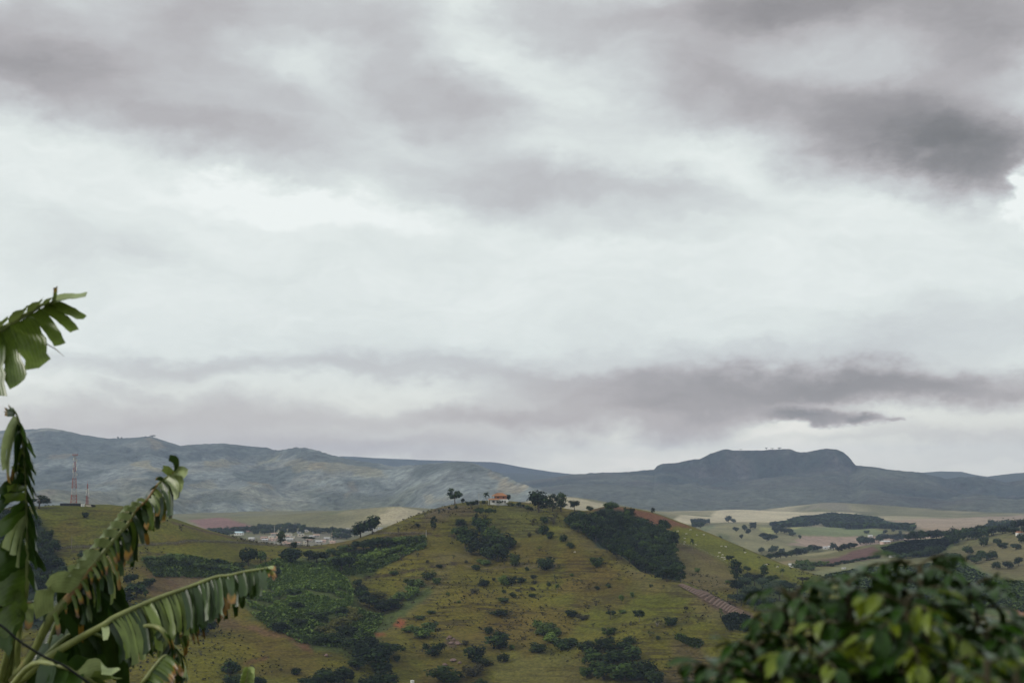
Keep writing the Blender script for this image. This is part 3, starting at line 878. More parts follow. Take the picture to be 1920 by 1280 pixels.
# ----------------------------------------------------------------- haze
hm = bpy.data.materials.new('haze'); hm.use_nodes = True
ht = hm.node_tree; ht.nodes.clear()
pv = ht.nodes.new('ShaderNodeVolumePrincipled')
pv.inputs['Color'].default_value = (.575, .70, 1.0, 1)
pv.inputs['Density'].default_value = 6.2e-5
pv.inputs['Anisotropy'].default_value = 0.0
ho = ht.nodes.new('ShaderNodeOutputMaterial'); ht.links.new(pv.outputs[0], ho.inputs['Volume'])
HAZE_TOP = 250.0
hz = MB().box((0, 4550, (HAZE_TOP - 126) / 2), (16400, 12300, HAZE_TOP + 126))
tag(hz.build('haze', hm), 'thin bluish haze lying over the valley and the mountains', None, None, 'stuff')
# ----------------------------------------------------------------- plants of the hills: shared meshes
def leaf_material(name, c1, c2, rough=.75, trans=0.0, spec=.08):
    m, t, b = new_mat(name)
    at_ = t.nodes.new('ShaderNodeAttribute'); at_.attribute_name = 'cover'
    sp = t.nodes.new('ShaderNodeSeparateColor'); t.links.new(at_.outputs['Color'], sp.inputs[0])
    oi = t.nodes.new('ShaderNodeObjectInfo')
    c = tmix(t, sp.outputs[0], c1, c2)
    c = tmix(t, 1.0, c, tmap(t, oi.outputs['Random'], 0, 1, .55, 1.6), 'MULTIPLY')
    t.links.new(c, b.inputs['Base Color'])
    b.inputs['Roughness'].default_value = rough
    b.inputs['Specular IOR Level'].default_value = spec
    return m


def plain(name, col, rough=.8, spec=.3, noise=.0, scale=3.0):
    m, t, b = new_mat(name)
    b.inputs['Roughness'].default_value = rough
    b.inputs['Specular IOR Level'].default_value = spec
    if noise:
        co = t.nodes.new('ShaderNodeTexCoord').outputs['Object']
        c = tmix(t, 1.0, col, tmap(t, tnoise(t, co, scale, 5, .65), .25, .75, 1 - noise, 1 + noise), 'MULTIPLY')
        t.links.new(c, b.inputs['Base Color'])
    else:
        b.inputs['Base Color'].default_value = (*col, 1)
    return m


LEAF = {
    'dark': leaf_material('leaf_dark', (.005, .013, .003), (.036, .058, .010)),
    'deep': leaf_material('leaf_deep', (.003, .009, .003), (.025, .043, .009)),
    'mid': leaf_material('leaf_mid', (.026, .046, .010), (.075, .110, .022)),
    'crop': leaf_material('leaf_crop', (.050, .088, .018), (.125, .175, .036)),
    'bright': leaf_material('leaf_bright', (.040, .070, .010), (.105, .150, .024)),
    'yellow': leaf_material('leaf_yellow', (.050, .054, .010), (.115, .110, .022)),
    'brown': leaf_material('leaf_brown', (.030, .030, .015), (.062, .056, .028)),
    'blue': leaf_material('leaf_blue', (.016, .028, .018), (.040, .058, .030)),
}
BARK = plain('bark', (.085, .068, .050), .9, .1, .3, 6)
PALEBARK = plain('pale_bark', (.24, .21, .165), .9, .1, .25, 6)


def leaf_cloud(r, lobes, n, size, flat=.5, shell=.45):
    """many leaf sized faces through the volume of several lobes (cx,cy,cz,rx,ry,rz)"""
    vol = np.array([l[3] * l[4] * l[5] for l in lobes]) ** .72
    pick = r.choice(len(lobes), n, p=vol / vol.sum())
    Lb = np.array(lobes)[pick]
    d = r.normal(size=(n, 3)); d /= np.linalg.norm(d, axis=1)[:, None]
    rad = (shell + (1 - shell) * r.random(n) ** .6)[:, None] * (1 + .12 * r.normal(size=(n, 1)))
    c = Lb[:, :3] + d * rad * Lb[:, 3:]
    nrm = d * np.array((1, 1, .8)) + r.normal(size=(n, 3)) * .32 + np.array((0, 0, flat))
    nrm /= np.linalg.norm(nrm, axis=1)[:, None]
    t = np.cross(nrm, r.normal(size=(n, 3))); t /= np.linalg.norm(t, axis=1)[:, None] + 1e-9
    b = np.cross(nrm, t)
    s = size * (.55 + .9 * r.random(n))[:, None]
    V = np.stack([c + t * s, c + b * s * .62, c - t * s * .9, c - b * s * .55], 1).reshape(-1, 3)
    Fq = np.arange(4 * n).reshape(-1, 4)
    tone = np.clip(.5 + .30 * r.normal(size=n) + .25 * r.normal(size=len(lobes))[pick], 0, 1)
    cl = np.repeat(np.stack([tone, tone, tone], 1), 4, 0)
    return V, Fq, cl


def crown_mesh(kind, seed):
    r = np.random.default_rng(seed)
    if kind == 'round':           # broad single crown on a trunk, height 1, width ~1
        lobes = [(0, 0, .70, .36, .36, .27)]
        for k in range(7):
            a = k * 2.4 + r.random(); q = .22 + .12 * r.random()
            lobes.append((math.cos(a) * q, math.sin(a) * q, .50 + .36 * r.random(), .21, .21, .15))
        return leaf_cloud(r, lobes, 1050, .052)
    if kind == 'open':            # airy crown with gaps, several separate clumps
        lobes = []
        for k in range(9):
            a = k * 2.4 + r.random(); q = .12 + .30 * r.random(); z = .45 + .42 * r.random()
            lobes.append((math.cos(a) * q, math.sin(a) * q, z, .16 + .07 * r.random(), .16, .11))
        return leaf_cloud(r, lobes, 800, .05)
    if kind == 'tall':
        lobes = []
        for k in range(8):
            z = .30 + .62 * k / 7; a = k * 2.4 + r.random(); q = .10 + .17 * r.random()
            lobes.append((math.cos(a) * q, math.sin(a) * q, z, .25 - .10 * abs(z - .6), .25 - .1 * abs(z - .6), .14))
        return leaf_cloud(r, lobes, 850, .05)
    if kind == 'forest':          # closed canopy tree: foliage nearly to the ground
        lobes = [(0, 0, .62, .42, .42, .34)]
        for k in range(6):
            a = k * 2.4 + r.random()
            lobes.append((math.cos(a) * .26, math.sin(a) * .26, .35 + .5 * r.random(), .24, .24, .20))
        return leaf_cloud(r, lobes, 620, .078, .6)
    if kind == 'shrub':
        lobes = [(0, 0, .45, .40, .40, .42)]
        for k in range(5):
            a = k * 2.4 + r.random(); q = .20 + .2 * r.random()
            lobes.append((math.cos(a) * q, math.sin(a) * q, .25 + .5 * r.random(), .22, .22, .24))
        return leaf_cloud(r, lobes, 560, .074, .5)
    if kind == 'sprawl':
        lobes = []
        for k in range(8):
            a = k * 2.4 + r.random(); q = .40 * r.random() ** .5
            lobes.append((math.cos(a) * q, math.sin(a) * q, .25 + .35 * r.random(), .20, .20, .30))
        return leaf_cloud(r, lobes, 520, .060, .4, .2)
    if kind == 'thin':            # nearly bare bush
        lobes = []
        for k in range(7):
            a = k * 2.4 + r.random(); q = .36 * r.random() ** .5
            lobes.append((math.cos(a) * q, math.sin(a) * q, .45 + .42 * r.random(), .16, .16, .13))
        return leaf_cloud(r, lobes, 190, .050, .3, .1)
    if kind == 'flat':
        lobes = []
        for k in range(8):
            a = k * 2.4 + r.random(); q = .42 * r.random() ** .5
            lobes.append((math.cos(a) * q, math.sin(a) * q, .80 + .10 * r.random() - q * .12, .19, .19, .085))
        return leaf_cloud(r, lobes, 620, .050, .9, .2)
    raise KeyError(kind)


def trunk_mesh(kind, seed, mat):
    r = random.Random(seed)
    m = MB()
    if kind in ('shrub', 'sprawl', 'thin'):
        n = 5 if kind != 'thin' else 8
        for k in range(n):
            a = k * 2.4 + r.random(); q = .2 + .18 * r.random(); h = .55 + .3 * r.random()
            m.tube([(0, 0, -.12), (math.cos(a) * q * .35, math.sin(a) * q * .35, h * .45), (math.cos(a) * q, math.sin(a) * q, h)], [.022, .016, .006], 5)
    else:
        z0 = {'round': .46, 'open': .42, 'tall': .5, 'forest': .45, 'flat': .5}[kind]
        top = {'round': .62, 'open': .75, 'tall': .9, 'forest': .6, 'flat': .68}[kind]
        lean = (r.random() - .5) * .08
        m.tube([(0, 0, -.10), (lean * .3, 0, z0 * .5), (lean, lean * .5, z0), (lean * 1.3, lean, top)], [.040, .030, .025, .010], 6)
        for k in range(6):
            a = k * 2.4 + r.random(); q = .18 + .17 * r.random(); b = z0 * (.75 + .3 * r.random())
            m.tube([(lean * .8, 0, b), (math.cos(a) * q * .5, math.sin(a) * q * .5, b + .13), (math.cos(a) * q, math.sin(a) * q, b + .25 + .1 * r.random())], [.017, .012, .005], 5)
    return m.mesh('trunk', mat, True)


_CM, _TM = {}, {}
def get_crown(kind, v, leaf):
    key = (kind, v, leaf)
    if key not in _CM:
        if (kind, v) not in _CM: _CM[(kind, v)] = crown_mesh(kind, hash_(kind) + v)
        V, Fq, cl = _CM[(kind, v)]
        _CM[key] = np_mesh('crown', V, Fq, LEAF[leaf], False, cl)
    return _CM[key]


def hash_(s): return sum(ord(ch) * (i + 3) for i, ch in enumerate(s)) % 9973


def get_trunk(kind, v, mat):
    key = (kind, v, mat.name)
    if key not in _TM: _TM[key] = trunk_mesh(kind, hash_(kind) + v, mat)
    return _TM[key]


PLANT_COUNT = 0
def plant(name, pos, w, h, kind, leaf, label, cat, group=None, bark=None, simple=False, v=None, rz=None):
    """a tree or shrub: an Empty at the foot that parents trunk and crown"""
    global PLANT_COUNT
    PLANT_COUNT += 1
    v = random.randrange(4) if v is None else v
    e = empty(name, pos, random.random() * 6.28 if rz is None else rz, (w, w * random.uniform(.85, 1.1), h))
    shrubby = kind in ('shrub', 'sprawl', 'thin')
    link('stems' if shrubby else 'trunk', get_trunk(kind, v, bark or BARK), e)
    link('foliage' if shrubby else 'crown', get_crown(kind, v, leaf), e)
    return tag(e, label, cat, group)


def put(name, px, py, wpx, hpx, kind, leaf, label, cat, group=None, ter=None, bark=None, sink=.02, dmin=0, **k):
    """plant whose foot is seen at a photo pixel; size given in photo pixels"""
    h = (ter or near).at(px, py, dmin)
    if h is None: return None
    p, D = h
    s = D / F
    H = hpx * s * 1.06
    return plant(name, (p.x, p.y, p.z - H * sink), wpx * s * 1.12 * random.uniform(.9, 1.15), H, kind, leaf, label, cat, group, bark, **k)


# --- palms
def frond(r, n=9):
    V, Fc = [], []
    for i in range(n):
        t = i / (n - 1)
        x = t * .5; z = .20 * math.sin(t * 2.2) - .34 * t * t
        w = .085 * math.sin(math.pi * min(1, .12 + t * .9)) + .006
        V += [(x, -w, z - w * .55), (x, 0, z), (x, w, z - w * .55)]
    for i in range(n - 1):
        a = i * 3
        Fc += [(a, a + 3, a + 4, a + 1), (a + 1, a + 4, a + 5, a + 2)]
    return np.array(V), Fc


def palm_mesh():
    r = random.Random(4); m = MB()
    for k in range(13):
        V, Fc = frond(r)
        a = k * 2.4; tilt = -.5 + 1.25 * (k / 12.0)
        ca, sa, ct, st = math.cos(a), math.sin(a), math.cos(tilt), math.sin(tilt)
        P_ = [((x * ct - z * st) * ca - y * sa, (x * ct - z * st) * sa + y * ca, x * st + z * ct + .72) for x, y, z in V]
        m.poly(P_, Fc)
    return m.v, m.f


_pv, _pf = palm_mesh()
PALM_CROWN = np_mesh('crown', np.array(_pv), _pf, LEAF['dark'], False, np.full((len(_pv), 3), .5))
PALM_TRUNK = MB().tube([(0, 0, -.08), (.01, 0, .2), (.0, .01, .5), (0, 0, .74)], [.032, .024, .02, .018], 7).mesh('trunk', PALEBARK, True)


def palm(px, py, w, h, label, group=None, ter=None):
    p, D = (ter or near).at(px, py); s = D / F
    e = empty('palm_tree', p, random.random() * 6, (w * s * 1.1, w * s * 1.1, h * s))
    link('trunk', PALM_TRUNK, e); link('crown', PALM_CROWN, e)
    return tag(e, label, 'palm tree', group)


# ----------------------------------------------------------------- trees and shrubs that can be singled out
T_ = [  # name, px, py, w, h, kind, leaf, label, category
    ('broad_tree', 853, 947, 30, 32, 'open', 'deep', 'tall round-headed tree with lopsided lower crown standing alone on the crest before the house', 'tree'),
    ('small_tree', 868, 945, 8, 11, 'round', 'deep', 'small lollipop shaped tree next to the tall round-headed crest tree', 'tree'),
    ('broad_tree', 1010, 960, 40, 42, 'forest', 'deep', 'largest dense dark tree on the crest beside the house', 'tree'),
    ('broad_tree', 1036, 958, 24, 30, 'tall', 'dark', 'slimmer tree close beside the largest dark crest tree', 'tree'),
    ('broad_tree', 1052, 959, 26, 33, 'tall', 'dark', 'tall open-crowned tree with pale gaps at the far end of the crest clump', 'tree'),
    ('small_tree', 1077, 957, 18, 19, 'round', 'deep', 'small round tree standing alone between the crest clump and the dark wood', 'tree'),
    ('broad_tree', 698, 1001, 30, 36, 'forest', 'deep', 'taller of the twin dark trees on the shoulder of the hill', 'tree'),
    ('broad_tree', 676, 1006, 30, 31, 'forest', 'deep', 'lower of the twin dark trees on the shoulder of the hill', 'tree'),
    ('broad_tree', 527, 1019, 20, 24, 'tall', 'dark', 'upright dark tree in the saddle in front of the town', 'tree'),
    ('flat_topped_tree', 577, 1020, 27, 19, 'flat', 'dark', 'flat topped tree in the saddle in front of the town', 'tree'),
    ('shrub', 551, 1026, 12, 12, 'shrub', 'dark', 'small dark shrub between the two saddle trees', 'shrub'),
    ('flat_topped_tree', 73, 953, 38, 24, 'open', 'dark', 'flat spreading tree on the crest near the radio tower', 'tree'),
    ('shrub', 160, 970, 14, 11, 'shrub', 'deep', 'lone round dark bush on open grass below the radio tower', 'shrub'),
    ('flat_topped_tree', 909, 990, 34, 40, 'flat', 'deep', 'highest tree of the gully thicket with a flat spreading head', 'tree'),
    ('small_tree', 893, 975, 9, 13, 'tall', 'dark', 'slender little tree at the top edge of the gully thicket', 'tree'),
    ('shrub', 903, 1002, 40, 32, 'forest', 'deep', 'dark bushy tree right below the flat headed gully tree', 'tree'),
    ('small_tree', 813, 993, 15, 24, 'tall', 'dark', 'narrow upright tree alone on the terraced shoulder of the hill', 'tree'),
    ('shrub', 747, 997, 12, 10, 'thin', 'brown', 'thin bush on the skyline of the hill shoulder', 'shrub'),
    ('shrub', 783, 987, 9, 8, 'shrub', 'dark', 'small bush on the hill shoulder above the narrow upright tree', 'shrub'),
    ('shrub', 999, 985, 15, 15, 'thin', 'brown', 'brownish open bush below the crest clump', 'shrub'),
    ('shrub', 1021, 980, 13, 15, 'shrub', 'dark', 'upright dark bush below the crest clump', 'shrub'),
    ('shrub', 1038, 982, 22, 19, 'thin', 'brown', 'bare brown bush at the edge of the wood', 'shrub'),
    ('shrub', 1010, 1000, 16, 13, 'sprawl', 'brown', 'grey brown bush on the spur just above the leaning dark pair', 'shrub'),
    ('shrub', 1019, 1002, 20, 21, 'shrub', 'dark', 'upper dark bush of the leaning pair on the spur', 'shrub'),
    ('shrub', 1031, 1010, 17, 16, 'shrub', 'dark', 'lower dark bush of the leaning pair on the spur', 'shrub'),
    ('shrub', 992, 1006, 13, 11, 'sprawl', 'brown', 'brown low bush beside the leaning pair on the spur', 'shrub'),
    ('shrub', 1056, 1015, 19, 16, 'shrub', 'dark', 'dark bush alone on grass below the near edge of the wood', 'shrub'),
    ('shrub', 1070, 1027, 14, 12, 'shrub', 'deep', 'dark bush lower on the spur with the white cow beside it', 'shrub'),
    ('shrub', 1022, 1068, 34, 26, 'shrub', 'deep', 'big round dark bush in the middle of the front slope', 'shrub'),
    ('shrub', 1118, 1062, 23, 20, 'shrub', 'dark', 'rounded bush on the bright spur below the wood', 'shrub'),
    ('shrub', 893, 1068, 16, 12, 'shrub', 'dark', 'dark bush beside the level cart track below the gully thicket', 'shrub'),
    ('shrub', 802, 1086, 30, 20, 'sprawl', 'mid', 'sprawling green bush at the head of the bushy side gully', 'shrub'),
    ('shrub', 908, 1098, 25, 13, 'shrub', 'deep', 'low wide dark bush on the front slope beside a bright green one', 'shrub'),
    ('shrub', 945, 1096, 22, 20, 'shrub', 'bright', 'bright green bush on the front slope', 'shrub'),
    ('shrub', 959, 1094, 17, 16, 'shrub', 'dark', 'dark bush touching the bright green bush on the front slope', 'shrub'),
    ('shrub', 977, 1092, 19, 12, 'shrub', 'dark', 'oval dark bush near the bright green bush on the front slope', 'shrub'),
    ('shrub', 937, 1153, 42, 15, 'sprawl', 'dark', 'long dark sprawling bush on the terraced slope', 'shrub'),
    ('shrub', 1071, 1156, 27, 16, 'shrub', 'deep', 'dark half round bush with a brown bush attached, on the terraced slope', 'shrub'),
    ('shrub', 1093, 1161, 25, 11, 'sprawl', 'brown', 'brown bush attached to a dark half round one on the terraced slope', 'shrub'),
    ('shrub', 1117, 1135, 16, 14, 'thin', 'brown', 'dull open bush above the brown and dark pair on the terraced slope', 'shrub'),
    ('small_tree', 1165, 1131, 14, 16, 'round', 'mid', 'small round headed tree on the far flank of the slope', 'tree'),
    ('small_tree', 1145, 1160, 19, 19, 'open', 'dark', 'dark small tree with a reddish bush behind it on the slope', 'tree'),
    ('shrub', 1141, 1144, 16, 11, 'thin', 'brown', 'reddish brown bush behind a dark small tree on the slope', 'shrub'),
    ('small_tree', 1199, 1166, 21, 23, 'round', 'dark', 'small tree with a pale trunk and dark head on the flank', 'tree'),
    ('bare_bush', 1232, 1174, 19, 17, 'thin', 'brown', 'nearly leafless bush between the pale trunked tree and a dark bush', 'shrub'),
    ('shrub', 1259, 1172, 24, 17, 'shrub', 'deep', 'dark round bush farthest out on the flank above the ploughed steps', 'shrub'),
    ('shrub', 1142, 1190, 23, 16, 'shrub', 'dark', 'dark bush on the pale spur edge above the bottom thicket', 'shrub'),
    ('shrub', 934, 1215, 46, 34, 'shrub', 'deep', 'big dark bush with a small satellite bush on the lower slope', 'shrub'),
    ('shrub', 916, 1188, 17, 15, 'shrub', 'dark', 'small satellite bush above the big dark bush on the lower slope', 'shrub'),
    ('shrub', 890, 1240, 40, 33, 'shrub', 'deep', 'large round dark bush near the bottom of the slope', 'shrub'),
    ('shrub', 912, 1248, 26, 18, 'sprawl', 'dark', 'lower bush leaning against the large round dark bush', 'shrub'),
    ('shrub', 814, 1229, 35, 27, 'shrub', 'deep', 'dense dark bush below the pinkish rocks', 'shrub'),
    ('shrub', 836, 1277, 58, 32, 'shrub', 'dark', 'widest bush at the foot of the slope, below the rocks', 'shrub'),
    ('shrub', 888, 1267, 42, 26, 'sprawl', 'brown', 'brownish scrubby bush at the foot of the slope', 'shrub'),
    ('shrub', 946, 1240, 25, 20, 'sprawl', 'dark', 'dark ragged bush beside the pale grass at the foot of the slope', 'shrub'),
    ('shrub', 898, 1287, 26, 15, 'shrub', 'dark', 'bush peeping in at the bottom edge of the slope', 'shrub'),
    ('small_tree', 1367, 1056, 18, 17, 'open', 'dark', 'spreading tree at the edge of the cattle pasture', 'tree'),
    ('broad_tree', 1380, 1090, 27, 38, 'tall', 'deep', 'tall dark tree on the pasture edge above the ravine', 'tree'),
    ('small_tree', 1401, 1074, 14, 13, 'round', 'dark', 'small round tree behind the tall dark pasture edge tree', 'tree'),
    ('broad_tree', 1433, 1082, 19, 22, 'tall', 'deep', 'dark columnar tree on the far pasture edge', 'tree'),
    ('shrub', 1446, 1089, 22, 12, 'shrub', 'deep', 'low dark bush at the foot of the columnar pasture tree', 'shrub'),
    ('broad_tree', 1383, 1115, 30, 28, 'round', 'deep', 'round very dark tree low in the ravine beyond the ploughed steps', 'tree'),
    ('shrub', 1364, 1094, 13, 10, 'sprawl', 'mid', 'little bush on the tan slope beside the ravine trees', 'shrub'),
    ('small_tree', 1505, 1093, 22, 13, 'open', 'brown', 'dry flat headed tree showing above the coffee bush', 'tree'),
    ('conifer', 1224, 962, 8, 10, 'tall', 'deep', 'small pointed dark tree on the crest of the ploughed field', 'tree'),
    ('small_tree', 1351, 1158, 12, 18, 'thin', 'mid', 'thin young tree beside the little crop plot', 'tree'),
    ('shrub', 1308, 1072, 10, 9, 'shrub', 'mid', 'single bush in the middle of the tan slope beyond the wood', 'shrub'),
    ('broad_tree', 466, 1060, 34, 34, 'forest', 'dark', 'large rounded bluish tree at the foot of the grassy tower hill', 'tree'),
    ('small_tree', 488, 1054, 24, 22, 'forest', 'mid', 'smaller tree touching the large rounded tree below the tower hill', 'tree'),
    ('broad_tree', 545, 1058, 44, 32, 'forest', 'deep', 'very dark broad tree at the top of the crop plot', 'tree'),
    ('shrub', 512, 1087, 22, 26, 'shrub', 'deep', 'dark bush just past the tip of the drooping banana leaf', 'shrub'),
    ('shrub', 160, 1045, 30, 16, 'sprawl', 'dark', 'dull bush beside the track on the lower tower hill', 'shrub'),
    ('shrub', 340, 995, 12, 12, 'thin', 'brown', 'thin bush on the tower hill slope behind the tall banana leaf', 'shrub'),
    ('shrub', 410, 1056, 18, 10, 'shrub', 'dark', 'dark bush at the edge of the scrub band below the tower hill', 'shrub'),
    ('shrub', 385, 1190, 46, 36, 'forest', 'deep', 'dark tree behind the tattered hanging tip of the low banana leaf', 'tree'),
    ('shrub', 432, 1262, 36, 26, 'shrub', 'deep', 'round dark bush by the red track in the lowest field', 'shrub'),
    ('shrub', 555, 1264, 20, 14, 'shrub', 'dark', 'small dark bush on the lowest field below the red track', 'shrub'),
    ('shrub', 744, 1239, 15, 12, 'shrub', 'dark', 'bush on open grass between the big gully trees and the rock bushes', 'shrub'),
    ('shrub', 755, 1219, 11, 8, 'shrub', 'mid', 'little green bush below the red soil scar', 'shrub'),
    ('shrub', 768, 1184, 24, 13, 'shrub', 'mid', 'green oval bush just beyond the red soil scar', 'shrub'),
    ('shrub', 752, 1050, 17, 13, 'thin', 'brown', 'brown bush below the green scrub on the hill shoulder', 'shrub'),
    ('shrub', 738, 1077, 19, 9, 'shrub', 'mid', 'low green bush on the cart track across the hill shoulder', 'shrub'),
    ('shrub', 824, 1064, 15, 8, 'shrub', 'dark', 'bush at the upper end of the cart track', 'shrub'),
]
for (nm, px, py, w, h, kind, leaf, lab, cat) in T_:
    put(nm, px, py, w, h, kind, leaf, lab, cat, bark=PALEBARK if 'pale' in lab and 'trunk' in lab else None)

